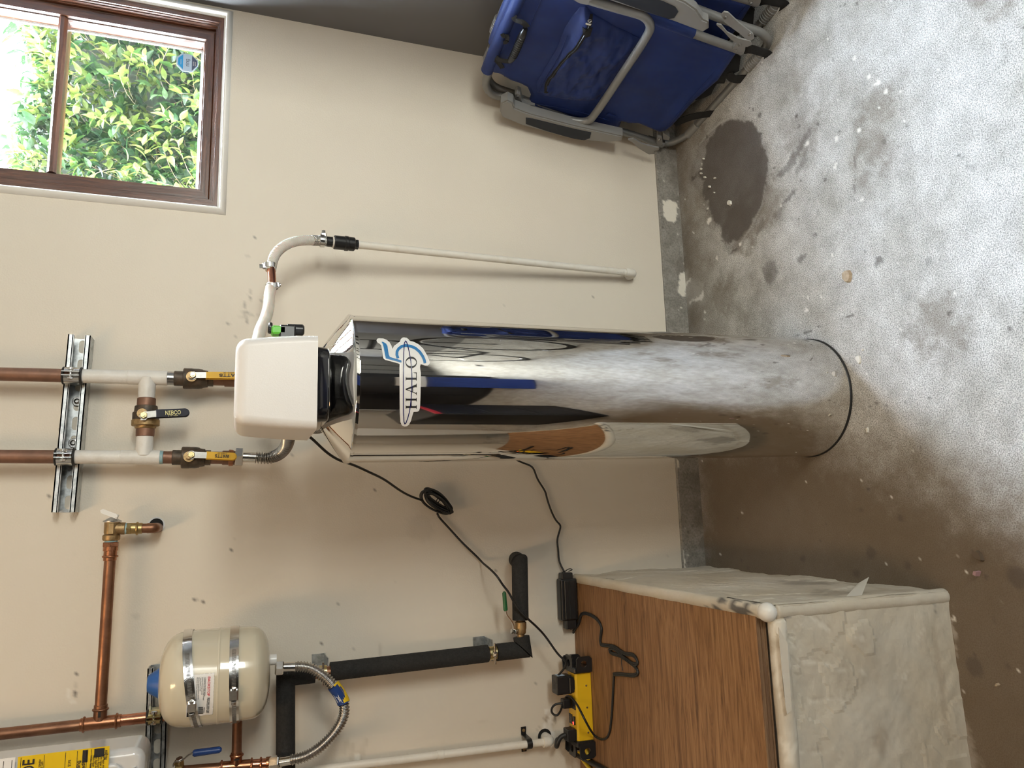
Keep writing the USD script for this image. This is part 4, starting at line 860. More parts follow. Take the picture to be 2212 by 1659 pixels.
def strut_clamp(label, fnp, X0, X1, rpx, mt, black=True, boltY=None):
    c = P(*fnp, YP); a_ = A(0, 0, 1); r = px2m(c, rpx); hw_ = .5*abs(P(X0, fnp[1], YP)[2]-P(X1, fnp[1], YP)[2])
    t = thing('pipe_clamp', label, 'pipe clamp', c)
    th_ = lambda a, b: [c+A(math.cos(q)*(r), -math.sin(q)*r, 0) for q in np.linspace(a, b, 18)]
    rr = r*1.06
    for a, b, nm in ((math.radians(100), math.radians(205), 'strap'), (math.radians(-25), math.radians(72), 'strap')):
        pts = [c+rr*A(math.cos(q), -math.sin(q), 0) for q in np.linspace(a, b, 16)]
        e = pts[0 if nm == 'strap' and a > 1.5 else -1]
        pts_ = pts if a > 1.5 else pts[::-1]
        lug = [pts_[0]+A(0, -.011, 0)]
        obj(nm, ribbon(lug+pts_+[A(pts_[-1][0], -.036, pts_[-1][2])], a_, hw_*2, .0022), mt, t, smooth=40)
    if black:
        for s in (-1, 1): obj('cushion', torus(c+a_*s*hw_*1.0, a_, r*1.01, .0028, 40, 8), 'black_rubber', t)
    bc = c+A(.0, -rr-.005, 0)
    bl_ = obj('bolt', [cyl(bc+A(.011, 0, 0), bc+A(-.011, 0, 0), .0026, n=16), cyl(bc+A(.014, 0, 0), bc+A(.0085, 0, 0), .0062, n=20, ch=.001), hexnut(bc+A(-.006, 0, 0), bc+A(-.011, 0, 0), .0055)], 'bright_steel', t)
    return t
strut_clamp('zinc strut clamp with black cushion round the right-hand copper pipe of the bypass', LU(157), 139, 177, 16.5, 'bright_steel')
strut_clamp('zinc strut clamp with black cushion round the left-hand copper pipe of the bypass', LL(141), 122, 160, 16.5, 'bright_steel')

# ================================================================== corrugated steel connectors of the softener
fc1 = thing('flexible_connector', 'corrugated steel connector curving from the left bypass valve to the softener head', 'flexible connector', P(600, 985, -.1))
cn = [P(509, 987, YP), P(526, 987, YP)]
obj('nut', [hexnut(P(508, 987, YP), P(525, 987.5, YP), px2m(cn[0], 21), .0015)], 'bright_steel', fc1)
obj('collar', cyl(P(524, 987.3, YP), P(555, 988, YP), px2m(cn[0], 11)), 'bright_steel', fc1)
fp1 = spline([P(553, 988, YP), P(583, 988.5, -.068), P(609, 976, -.10), P(622, 953, -.165), P(625, 930, -.26), P(632, 900, -.36)], 90)
obj('hose', corrugated(fp1, .0112, .0026, .0062, 22), 'steel', fc1, smooth=60)
fc2 = thing('flexible_connector', 'short piece of corrugated steel connector showing between white cover and mirror dome', 'flexible connector', P(690, 917, -.33))
obj('hose', corrugated(spline([P(520, 821, YP-.01), P(560, 840, -.15), P(620, 880, -.22), P(672, 921, -.27), P(697, 918, -.31), P(700, 895, -.37)], 110), .0108, .0024, .0062, 20), 'steel', fc2, smooth=60)

# ================================================================== drain line of the softener
dl = thing('drain_line', 'drain line of braided hose, copper coupling and white plastic pipe down the wall', 'drain line', P(900, 545, -.06))
R8 = px2m(P(590, 620, -.17), 10.5)
ph = [P(556, 742, -.33), P(563, 712, -.30), P(574, 686, -.26), P(580, 660, -.23), P(581.5, 640, -.20), P(586, 618, -.18)]
obj('hose', tube(spline(ph, 40), R8*1.12, 18), 'hose_clear', dl, smooth=60, label='braided white hose with black print')
pp = spline(ph, 40); tg = []
c0, c1 = P(574.5, 655, -.225), P(578, 628, -.185)
tg = words('1/2 IN 150 PSI', .0035, (c0+c1)/2+unit(CAM-(c0+c1)/2)*(R8*1.16)-unit(np.cross(c1-c0, CAM-c0))*.001, unit(c1-c0)*-1, unit(np.cross(CAM-c0, c0-c1)), .0003, width=np.linalg.norm(c1-c0)*1.1)
obj('printing', tg, 'ink_grey', dl)
obj('copper_coupling', cyl(P(588.5, 622, -.18), P(585, 566, -.155), px2m(P(586, 590, -.17), 8.6), n=28), 'copper_new', dl, label='bare copper coupling between the hoses')
def hose_clamp(px, y, dpx, rpx, screw_px, n=26):
    c = P(*px, y); d = unit(P(*dpx, y)-c); r = px2m(c, rpx)
    cl_ = obj('hose_clamp', lathe([(-.005, r), (-.005, r+.0012), (-.0042, r+.0014), (.0042, r+.0014), (.005, r+.0012), (.005, r)], c, d, 36, False), 'bright_steel', dl, label='stainless worm drive clamp')
    s = P(*screw_px, y-.004); u = unit(np.cross(d, A(0, 1, 0)))
    obj('screw_housing', [rbox(s, (.011, .012, .010), u, d, .002), cyl(s+u*.005, s+u*.011, .0045, n=6), cyl(s-u*.007, s-u*.004, .0035, n=12)], 'steel', cl_)
hose_clamp((588, 619), -.18, (586, 600), 12.8, (599, 616)); hose_clamp((583, 574), -.158, (582, 556), 12.2, (572, 575)); hose_clamp((696, 520.5), -.105, (712, 521.5), 12.6, (699, 508))
ph2 = [P(584.5, 585, -.160), P(588, 566, -.155), P(598, 545, -.15), P(624, 526, -.14), P(654, 519.5, -.125), P(680, 519.5, -.11), P(704, 521, -.105)]
obj('hose', tube(spline(ph2, 50), px2m(P(650, 520, -.12), 10.6), 18), 'hose_clear', dl, smooth=60, label='clear braided hose bending down the wall')
# braid of the hose shows as fine ridges
pb_ = spline(ph2, 200); tt, uu, vv = frames(pb_); rh = px2m(P(650, 520, -.12), 10.75); hel = []
for k_ in range(6):
    for sgn in (1, -1):
        a = np.linspace(0, sgn*2*np.pi*7, 200)+k_*np.pi/3; hel.append(tube(pb_+(np.cos(a)[:, None]*uu+np.sin(a)[:, None]*vv)*rh, .00028, 4))
obj('braid', hel, 'board_white', dl)
hel = []; pe_ = pb_[160:]; t2, u2, v2 = frames(pe_)
for k_ in range(10):
    for sgn in (1, -1):
        a = np.linspace(0, sgn*2*np.pi*1.2, 40)+k_*np.pi/5; hel.append(tube(pe_+(np.cos(a)[:, None]*u2+np.sin(a)[:, None]*v2)*(rh*1.04), .0004, 4))
obj('mesh_sleeve', hel, 'steel', dl, label='grey wire mesh at the end of the hose')
dy = lambda X: -.105+(X-705)*(.075/(1376-705)); DYY = lambda X: 521.5+(X-705)*.1035
dq = lambda X: P(X, DYY(X), dy(X))
obj('adapter', cyl(dq(705), dq(720), px2m(dq(710), 11), n=28, ch=.001), 'black_plastic', dl)
obj('ring', cyl(dq(717.5), dq(721), px2m(dq(720), 12.2), n=28), 'pvc_white', dl)
obj('union', [cyl(dq(720.5), dq(766), px2m(dq(740), 15), n=20, ch=.002), cyl(dq(744), dq(752), px2m(dq(740), 16.2), n=20, ch=.001), cyl(dq(764), dq(773), px2m(dq(770), 11), n=8)], 'black_plastic', dl, label='black plastic union')
obj('pipe', cyl(dq(770), dq(1364), .0093, n=28), 'pvc_white', dl, label='white plastic pipe with fine black print')
e0 = dq(1366); obj('elbow', [tube(bend([dq(1350), e0+A(0, 0, -.004), e0+A(0, .030, -.004)], .012, 8), .0118, 24)], 'pvc_white', dl)
cA, cB = dq(1240), dq(1345); nv = unit(CAM-(cA+cB)/2); sd_ = unit(np.cross(nv, cB-cA)); nv = unit(np.cross(cB-cA, sd_))
obj('printing', words('3/4 IN SCH 40 PVC 1120 ASTM D-1785 NSF-PW 480 PSI @ 73 F', .0042, (cA+cB)/2+nv*.0094+sd_*0, -unit(cB-cA), np.cross(nv, -unit(cB-cA)), .0002, width=np.linalg.norm(cB-cA)), 'ink_grey', dl)

# ================================================================== relief line (copper, left side)
YR = -.058
rl = thing('relief_line', 'copper riser and level branch with a bronze relief valve', 'pipework', P(230, 1400, YR))
rc = px2m(P(230, 1400, YR), 11.6)
VL = lambda X: (X, 1561.5-(X-216)*.1126)
def bar(par, a, b, r, mt, nm='pipe', y=YR, n=28): return obj(nm, cyl(P(*a, y), P(*b, y), r, n=n, ch=.0006), mt, par)
def bead_ring(par, px, y, d, R, mt='copper', nm='press_ring'):
    c = P(*px, y); return obj(nm, torus(c, d, R, .0022, 30, 8), mt, par)
bar(rl, VL(-500), VL(190), rc, 'copper_dull'); bar(rl, VL(173), VL(262), rc*1.14, 'copper', 'tee')
bar(rl, VL(255), VL(420), rc, 'copper_new')
dv = unit(P(*VL(300), YR)-P(*VL(100), YR))
for X in (181, 252): bead_ring(rl, VL(X), YR, dv, rc*1.2)
HL = lambda Y: (240.5-(Y-1160)*.0625, Y)
dh = unit(P(*HL(1500), YR)-P(*HL(1200), YR))
bar(rl, HL(1522), HL(1556), rc*1.14, 'copper_dull', 'tee_branch'); bead_ring(rl, HL(1532), YR, dh, rc*1.2, 'copper_dull')
obj('press_mark', rbox(P(214.5, 1543, YR-rc*1.16), (.012, .0008, .005)), 'ink', rl)
bar(rl, HL(1205), HL(1525), rc, 'copper_dull')
bar(rl, HL(1189), HL(1211), rc*1.16, 'copper', 'coupling'); bead_ring(rl, HL(1202), YR, dh, rc*1.22); obj('nut', hexnut(P(*HL(1171), YR), P(*HL(1181), YR), rc*1.45), 'copper', rl)
bar(rl, HL(1180), HL(1190), rc*1.3, 'copper', 'coupling')
bar(rl, HL(1165), HL(1173), rc*1.12, 'teal_sealant', 'sealant')
obj('valve_body', [lathe([(0, .0150), (.003, .0165), (.010, .0165), (.013, .0135), (.016, .0145), (.036, .0145), (.037, .0150)], P(*HL(1167.5), YR), -dh, 36), cyl(P(243, 1141.5, YR), P(271, 1141.5, YR), .0125, n=28, ch=.001), rbox(P(240, 1142, YR-.0145), (.010, .004, .022), (0, 0, 1), (0, 1, 0), .0006)], 'bronze', rl, label='bronze body of the relief valve')
p_ = P(*HL(1127), YR)
obj('valve_bonnet', lathe([(0, .0172), (.0015, .0175), (.0022, .0165), (.0085, .006), (.009, .004)], p_, -dh, 36), 'galvanised', rl, label='grey conical bonnet')
l0, l1 = P(221, 1104, YR-.004), P(252, 1115.5, YR-.012); ld = unit(l1-l0); lw = unit(np.cross(ld, A(.15, 1, .2)))
obj('lever', [plate(Polygon([(0, -.0045), (.030, -.0045), (.034, 0), (.030, .0045), (0, .0045), (-.004, 0)]), l0, ld, lw, .0016), rbox(l1+A(-.001, .006, 0), (.004, .012, .010), ld, (0, 1, 0), .0008)], 'shade_white', rl, label='pale test lever of the relief valve')
SL = lambda X: (X, 1142-(X-270)*.022)
for nm, mt, a, b, r1 in (('sealant', 'teal_sealant', 270, 275, .0112), ('nut', 'brass', 274, 284, .0128), ('coupling', 'brass', 283, 307.5, .0112), ('pipe', 'copper_dull', 306, 320, .0098)):
    p, q = P(*SL(a), YR), P(*SL(b), YR); obj(nm, hexnut(p, q, r1) if nm == 'nut' else cyl(p, q, r1, n=28, ch=.0006), mt, rl)
obj('press_ring', torus(P(*SL(296.5), YR), A(0, 0, 1), .0114, .0024, 30, 8), 'brass', rl)
eb = P(334, 1140.5, YR); obj('elbow', tube(bend([P(*SL(318), YR), eb, A(eb[0], .02, eb[2]-.001)], .024, 12), .0104, 26), 'copper_dull', rl)
hc = P(338.5, 1134, -.0015); obj('wall_hole', [lathe([(0, .0134), (.0010, .0158), (.0014, .0172)], A(hc[0], -.0003, hc[2]+.001), (0, -1, 0), 30, False)], 'paper_white', rl, label='ragged white hole edge in the wall'); obj('hole_shadow', lathe([(0, .0140), (.0004, .0140)], A(hc[0], -.0006, hc[2]+.001), (0, -1, 0), 30), 'black_matte', rl, label='black disc painted as the shade inside the wall hole')  # flat black disc stands in for the shade inside the hole
strut_clamp('gold zinc strut clamp round the copper riser beside the expansion tank', VL(334), 319, 349, 13, 'gold_zinc')
# riser goes on behind the expansion tank and turns left to the heater
lw_ = thing('heater_pipework', 'copper pipe under the expansion tank with tee and press fittings', 'pipework', P(513, 1600, -.07))
yh = -.075; r2c = px2m(P(513, 1600, yh), 10.3)
obj('elbow', tube(bend([P(430, 1537, YR), P(512.5, 1529, yh), P(512.5, 1560, yh)], .018, 10), r2c, 24), 'copper_dull', lw_)
bar(lw_, (513, 1548), (511, 1632), r2c, 'copper_dull', 'pipe', yh)
for Y, R_ in ((1549, 1.2), (1631, 1.2)): bead_ring(lw_, (513-(Y-1548)*.02, Y), yh, A(1, 0, 0), r2c*R_, 'copper')
bar(lw_, (511.5, 1549), (511.5, 1556), r2c*1.15, 'copper', 'coupling', yh); bar(lw_, (511, 1625), (510.5, 1655), r2c*1.15, 'copper', 'tee_branch', yh)
HB = lambda X: (X, 1655.5-(X-510)*.085); YH2 = -.085
bar(lw_, HB(395), HB(478), r2c*1.0, 'copper_dull', 'pipe', yh); bar(lw_, HB(474), HB(545), r2c*1.18, 'copper', 'tee', yh); bar(lw_, HB(543), HB(578), r2c*1.1, 'copper_new', 'coupling', yh); bar(lw_, HB(574), HB(588), r2c*1.36, 'copper', 'coupling', yh)
dd = unit(P(*HB(560), yh)-P(*HB(480), yh))
for X in (478, 543, 563): bead_ring(lw_, HB(X), yh, dd, r2c*1.24, 'copper_new')
obj('press_mark', rbox(P(511.5, 1641, yh-r2c*1.18), (.003, .0008, .010)), 'ink', lw_)
bv = obj('valve_body', [cyl(P(395, 1664, yh), P(378, 1666, yh), r2c*1.6, n=28, ch=.002), cyl(P(389, 1665, yh), P(387, 1642, yh-.004), .0085, n=20)], 'brass', lw_, label='brass ball valve body')
hp = [P(377, 1652, yh-.012), P(381, 1644, yh-.018), P(396, 1640, yh-.022), P(407, 1631, yh-.030), P(416, 1627, yh-.034), P(440, 1624, yh-.035)]
obj('valve_handle', [ribbon(spline(hp, 24), (0, -.7, .3), .010, .0025), hexnut(P(388, 1643, yh-.020), P(387, 1638, yh-.022), .007)], 'bright_steel', lw_, label='bent steel lever')
obj('grip', tube([P(416, 1627.5, yh-.034), P(420, 1627, yh-.034), P(474, 1619.5, yh-.036), P(479, 1619, yh-.036)], [.0045, .0068, .0062, .003], 14), 'blue_grip', lw_, label='blue grip of the lower valve lever')

# ================================================================== expansion tank
YE = -.155
ec0, ec1 = P(344, 1466, YE), P(583, 1452, YE); ez = .5*(ec0[0]+ec1[0]); EC = A(ez, YE, ec1[2]); EH = ec0[2]-ec1[2]; ER = .0885
ek = thing('expansion_tank', 'cream expansion tank hung upside down by two steel bands, with a red and white label', 'expansion tank', EC)
pr = []
for t in np.linspace(0, 1, 9): pr.append((EH*.17*(1-math.cos(t*math.pi/2)), ER*math.sin(t*math.pi/2)**.62*.985 if t > 0 else .001))
pr = [(h, max(r, .002)) for h, r in pr]
mid = EH*.47
pr += [(EH*.30, ER), (mid-.003, ER), (mid-.001, ER+.0012), (mid+.001, ER+.0012), (mid+.003, ER), (EH*.70, ER)]
top = [(EH-(h*1.25), r) for h, r in pr[:9]][::-1]
pr += [(EH*.74, ER)]+[(h, r) for h, r in top if h > EH*.76]
obj('shell', lathe(pr, EC, (0, 0, 1), 72), 'tank_cream', ek, smooth=40, label='glossy cream steel shell with a middle seam')
bc = P(345, 1470, YE); obj('cap', lathe([(-.004, .0285), (.004, .0280), (.022, .0165), (.024, .014)], A(ez-.004, YE, ec0[2]-.004), (0, 0, 1), 30), 'blue_plastic', ek, label='blue cap on the upper end')
obj('nipple', [cyl(A(ez+.02, YE-.0, ec1[2]+.006), A(ez+.02, YE, ec1[2]-.012), .0105)], 'shade_white', ek)
def band(h0, tilt, nm):
    cen = EC+A(0, 0, h0); axd = unit(A(tilt[0], tilt[1], 1)); a = A(1, 0, 0); u = unit(a-axd*(a @ axd)); v = np.cross(axd, u)
    th = np.linspace(0, 2*np.pi, 80, endpoint=False)
    # the band is a tilted loop pulled tight round the upright shell
    ring = []
    for q in th:
        dxy = A(math.cos(q), math.sin(q), 0); z = -(dxy @ axd)/axd[2]*ER; ring.append(cen+dxy*(ER+.0016)+A(0, 0, z))
    ring = np.array(ring+[ring[0]])
    b = obj('band', [ribbon(ring, (0, 0, 1), .0165, .0012), ribbon(ring+0, (0, 0, 1), .0085, .0022)], 'bright_steel', ek, smooth=40, label='perforated steel band clamp')
    sl = []
    for q in np.arange(-2.75, -.9, .026):
        dxy = A(math.cos(q), math.sin(q), 0); tg_ = A(-math.sin(q), math.cos(q), 0); z = -(dxy @ axd)/axd[2]*ER
        sl.append(rbox(cen+dxy*(ER+.0028)+A(0, 0, z), (.0010, .0006, .0075), tg_, dxy, .0001))
    obj('slots', sl, 'ink_grey', b)
    return cen, axd
def band_screw(h0, axd, q):
    cen = EC+A(0, 0, h0); dxy = A(math.cos(q), math.sin(q), 0); tg_ = A(-math.sin(q), math.cos(q), 0); z = -(dxy @ axd)/axd[2]*ER; c = cen+dxy*(ER+.006)+A(0, 0, z)
    obj('band_screw', [rbox(c, (.020, .008, .0150), tg_, dxy, .0015), cyl(c-tg_*.011+dxy*.002, c-tg_*.017+dxy*.002, .0050, n=6, ch=.0006), cyl(c+tg_*.010+dxy*.002, c+tg_*.014+dxy*.002, .0038, n=14)], 'steel', ek, label='worm screw of the band')
h1 = P(418, 1450, YE-ER)[2]-EC[2]; h2 = P(508, 1450, YE-ER)[2]-EC[2]
c1, a1 = band(h1+.003, (-.14, .03), 1); c2, a2 = band(h2, (-.03, .02), 2)
band_screw(h1+.003, a1, math.radians(-112)); band_screw(h2, a2, math.radians(-103))
ZE = Zm(300, 1320, 5.925)
AXE = A(0, 0, 1.0)
oc = lambda px, off: on_cyl(px, off, A(ez, YE, 0), AXE, ER)
dE = lambda poly, off, step=2.0: sheet(poly, step, lambda v: oc(v, off), lambda v: oc(v, off-.0004))
SE = lambda *p: Polygon(ZE(*p)).buffer(0)
lb = obj('label', dE(SE((625,825),(968,788),(945,1322),(600,1362)), .0006), 'paper_white', ek, smooth=True, label='white label printed upside down')
obj('red_band', dE(SE((628,860),(655,855),(650,1040),(618,1075)), .0010), 'ink_red', lb)
obj('black_band', dE(SE((618,1080),(650,1045),(640,1355),(610,1358)), .0010), 'ink', lb)
# print: text laid out in pixels then wrapped; it reads along +Y of the picture with its head to the left... seen upright it is upside down
def wrapped_text(text, h, p0, p1, off, matn, par, oc_, bold=False, nm='lettering'):
    """baseline from pixel p0 to p1"""
    g = meshkit.text_mesh(text, 1.0, .0001, bold); v = np.asarray(g.vertices)[:, :2]; k = np.asarray(g.vertices)[:, 2] > .00005
    w = v[:, 0].max()-v[:, 0].min(); d = A(p1[0]-p0[0], p1[1]-p0[1]); L = np.linalg.norm(d); d /= L; u = A(d[1], -d[0])
    q = A(*p0)+(v[:, :1]-v[:, 0].min())*(L/w)*d+v[:, 1:2]*h*u
    return obj(nm, trimesh.Trimesh(np.where(k[:, None], oc_(q, off+.0003), oc_(q, off-.0002)), g.faces, process=False), matn, par, smooth=False)
zp = lambda a, b: ZE((a, b))[0]
wrapped_text('BACKSTOP', 5.2, zp(885, 840), zp(875, 1090), .0008, 'ink_red', lb, oc, True)
for i, (tx, a, b, y0, y1, h) in enumerate((('Water Heater Safety Tank', 893, 880, 1105, 1305, 3.0), ('(Thermal Expansion Tank)', 874, 862, 1105, 1300, 3.0), ('2 Connects Hot Water System', 848, 838, 850, 1090, 2.2), ('Installs Into 3/4 Main Pipe Thread', 832, 820, 850, 1140, 2.2), ('Factory Precharge: 40 PSI', 808, 798, 850, 1070, 2.2), ('Tank Volume: 2.1 Gal', 786, 778, 850, 1025, 2.2), ('Maximum Working Pressure 150 PSI', 764, 752, 850, 1130, 2.2), ('Maximum Working Temperature 200 F', 742, 730, 850, 1150, 2.2), ('Model 4.1 Gal', 832, 826, 1235, 1300, 2.0))):
    wrapped_text(tx, h, zp(a, y0), zp(b, y1), .0008, 'ink', lb, oc)
bars = []
x = 0
for k_ in range(14):
    wd = (1.2, 2.6, 1.2, 1.8)[k_ % 4]; y0_ = 1228; bars.append(SE((760+0, y0_+x), (822, y0_-2+x), (822, y0_-2+x+wd*2), (760, y0_+x+wd*2))); x += wd*2+3
obj('barcode', dE(shapely.union_all(bars), .0010, 3.0), 'ink', lb)
# ---- connector with its printed tag
ft = thing('flexible_connector', 'looped corrugated steel connector with a blue and yellow tag under the expansion tank', 'flexible connector', P(735, 1540, -.14))
YF2 = -.145
cc = [P(613, 1441.5, YE), P(636, 1440, -.155), P(664, 1441.6, -.155), P(696, 1458, -.155), P(720, 1481, -.155), P(738, 1508, -.15), P(744, 1532, -.15), P(736, 1562, -.145), P(713, 1594, -.14), P(684, 1620, -.135), P(655, 1635.5, -.13), P(628, 1641.5, -.125)]
sp_ = spline(cc, 200)
obj('hose', corrugated(sp_[16:], .0098, .0013, .0056, 20), 'steel', ft, smooth=60)
obj('collar', cyl(P(611, 1441.5, YE), P(637, 1440, YE), .0098, n=24), 'bright_steel', ft); obj('collar', cyl(P(606, 1646, -.118), P(629, 1641.3, -.125), .0098, n=24), 'bright_steel', ft)
obj('nut', [hexnut(P(594, 1442.5, YE), P(612, 1441.5, YE), .0150, .002)], 'bright_steel', ft); obj('nut', [hexnut(P(585, 1650, -.110), P(606, 1646, -.118), .0150, .002)], 'bright_steel', ft)
ti = [i for i in range(200) if P(719, 1480, -.155)[2] > sp_[i][2] and sp_[i][0] > P(746, 1519, -.15)[0] and i < 115]
tp_ = sp_[ti[0]:ti[-1]+1]
tgp = obj('tag', tube(tp_, .0128, 24), 'blue_grip', ft, smooth=40, label='printed blue and yellow sleeve tag')
tv, tu, tvv = frames(tp_); wdir = []
for i in range(len(tp_)): wdir.append(unit(np.cross(tv[i], CAM-tp_[i])))
wdir = np.array(wdir); vw = np.array([unit(CAM-p) for p in tp_])
# yellow half on the outer side of the bend
out_s = 1 if (P(760, 1490, -.15)-tp_[len(tp_)//2]) @ wdir[len(tp_)//2] > 0 else -1
obj('yellow_half', [ribbon(tp_+(vw*math.cos(q)+wdir*out_s*math.sin(q))*.0129, np.cross(tv, vw*math.cos(q)+wdir*out_s*math.sin(q)), .0040, .0006) for q in np.radians([12, 28, 44, 60, 76])], 'yellow_label', tgp)
mi = len(tp_)//2; nn_ = unit(vw[mi]*math.cos(.45)-wdir[mi]*out_s*math.sin(.45)); tdir = unit(tp_[-1]-tp_[0])
obj('lettering', [words('BrassCraft', .0062, tp_[mi]+nn_*.0133+tdir*.004, -tdir, np.cross(nn_, -tdir), .0003, True, width=.030), words('WATER HEATER CONNECTOR', .0022, tp_[mi]+unit(vw[mi]*math.cos(.95)-wdir[mi]*out_s*math.sin(.95))*.0133, -tdir, np.cross(unit(vw[mi]*math.cos(.95)-wdir[mi]*out_s*math.sin(.95)), -tdir), .0003, width=.034)], 'paper_white', tgp)

# ================================================================== insulated pipe
YI = -.082
ip = thing('insulated_pipe', 'pipe wrapped in black foam insulation, with mitred elbows and a brass valve', 'pipe', P(900, 1430, YI))
RI = px2m(P(800, 1435, YI), 19)
def mitre(a, b, na, nb, r, n=28):
    """cylinder from a to b with its ends cut by planes of normals na, nb"""
    a, b = np.asarray(a), np.asarray(b); d = unit(b-a); u = unit(np.cross(d, A(.3, 1, .2))); v = np.cross(d, u); th = np.linspace(0, 2*np.pi, n, endpoint=False)
    ring = (np.cos(th)[:, None]*u+np.sin(th)[:, None]*v)*r; V = []
    for c, nn in ((a, na), (b, nb)):
        nn = d if nn is None else unit(nn); V.append(c+ring-np.outer((ring @ nn)/(d @ nn), d))
    V = np.vstack(V+[a[None], b[None]]); i = np.arange(n); j = (i+1) % n
    return trimesh.Trimesh(V, np.vstack([np.c_[i, j, n+j], np.c_[i, n+j, n+i], np.c_[j, i, np.full(n, 2*n)], np.c_[n+i, n+j, np.full(n, 2*n+1)]]), process=False)
k0, k1, k2, k3, k4 = P(617, 1720, YI), P(617, 1462, YI), P(1127, 1403, YI), P(1125, 1376, YI), P(1123, 1216, YI)
m1, m2 = unit(unit(k1-k0)+unit(k2-k1)), unit(unit(k2-k1)+unit(k3-k2))
on = lambda a, b, X: a+(b-a)*((X-proj_x(a))/(proj_x(b)-proj_x(a)))
def proj_x(p): q = np.asarray(p)-CAM; return 1106+F*(q @ DOWN)/(q @ FWD)
obj('insulation', mitre(k0, k1, None, m1, RI), 'black_foam', ip); obj('insulation', mitre(k1, on(k1, k2, 674), m1, None, RI), 'black_foam', ip)
obj('insulation', mitre(on(k1, k2, 705), on(k1, k2, 1046), None, None, RI), 'black_foam', ip); obj('insulation', mitre(on(k1, k2, 1067), k2, None, m2, RI), 'black_foam', ip)
obj('insulation', mitre(k2+A(0, -.002, -.003), P(1126, 1375, YI), m2+A(.06, 0, -.05), None, RI), 'black_foam', ip)
obj('insulation', mitre(P(1124.5, 1339, YI), P(1122.5, 1214, YI), None, A(1, 1, 0), RI), 'black_foam', ip)
obj('insulation', mitre(P(1121.5, 1213, YI), P(1117, 1213, -.002)*A(0, 1, 1)+A(P(1121.5, 1213, YI)[0], 0, .002), A(1, 1, 0), None, RI), 'black_foam', ip, label='foam elbow going into the wall')
obj('pipe', [cyl(on(k1, k2, 660), on(k1, k2, 720), RI*.62), cyl(on(k1, k2, 1035), on(k1, k2, 1080), RI*.62)], 'copper_dull', ip)
vb0, vb1 = P(1125, 1384, YI), P(1124.8, 1330, YI); vd = unit(vb1-vb0); vl = np.linalg.norm(vb1-vb0)
obj('valve_body', lathe([(0, .0085), (vl*.26, .0085), (vl*.265, .0105), (vl*.33, .0125), (vl*.48, .0125), (vl*.485, .0135), (vl*.74, .0135), (vl*.76, .0122), (vl*.8, .0095), (vl, .0090)], vb0, vd, 32), 'bronze', ip, label='small brass ball valve between the foam pieces')
vs = P(1124, 1364, YI); s1 = P(1109, 1364, YI-.004)
vh = obj('valve_handle', [cyl(vs, s1, .0060, n=18), hexnut(P(1108, 1364, YI-.006), P(1104, 1364, YI-.006), .0065), hexnut(P(1115, 1365, YI-.014), P(1112.5, 1365, YI-.014), .0055), ribbon(spline([P(1107.5, 1366, YI-.006), P(1109, 1352, YI-.006), P(1101, 1337, YI-.008), P(1094, 1327, YI-.009), P(1092, 1318, YI-.009)], 24), (0, -1, 0), .0085, .0024)], 'bright_steel', ip, label='bent steel lever')
obj('grip', tube([P(1092.3, 1320, YI-.009), P(1092, 1317, YI-.009), P(1089, 1281, YI-.009), P(1088.8, 1277.5, YI-.009)], [.0035, .0052, .0046, .002], 14), 'green_grip', vh, label='green vinyl grip')
def bracket(label, X0, X1, fnY, flangeX):
    c = on(k1, k2, .5*(X0+X1)); t = thing('pipe_bracket', label, 'pipe bracket', c); d = unit(k2-k1); s = unit(np.cross(d, A(0, 1, 0)))
    if s[0] < 0: s = -s
    c0 = on(k1, k2, flangeX)
    pl = [P(X0-2, fnY-24, -.006), P(X1-3, fnY-28, -.006)]
    ms = [hull([c0+s*q+A(0, -c0[1]-w_, 0)+d*e for q in (-.022, .026) for w_ in (.001, .064) for e in (-.0012, .0012)]), hull([c0+s*q+A(0, -c0[1]-w_, 0)+d*e for q in (-.022, .026) for w_ in (.001, .0036) for e in (-.028, .0012)])]
    obj('wall_plate', ms, 'galvanised', t)
    cc_ = on(k1, k2, .5*(X0+X1)+1); th = np.linspace(0, 2*np.pi, 41)
    rr = RI*.72
    obj('clamp_ring', ribbon([cc_+rr*(math.cos(q)*s+math.sin(q)*A(0, -1, 0)) for q in th], d, .018, .002), 'gold_zinc', t, smooth=40, label='gold clamp ring round the pipe')
    bc_ = cc_+A(0, -rr-.006, 0); obj('bolt', [cyl(bc_+s*.024, bc_-s*.022, .0022, n=14), hexnut(bc_+s*.002, bc_-s*.003, .0052), rbox(bc_-A(0, -.005, 0), (.012, .016, .010), s, (0, 1, 0))], 'steel', t)
bracket('galvanised wall bracket with gold clamp at the upper mitred corner of the black foam pipe', 672, 704, 1445, 702)
bracket('galvanised wall bracket with gold clamp low on the upright black foam pipe', 1047, 1066, 1415, 1063)

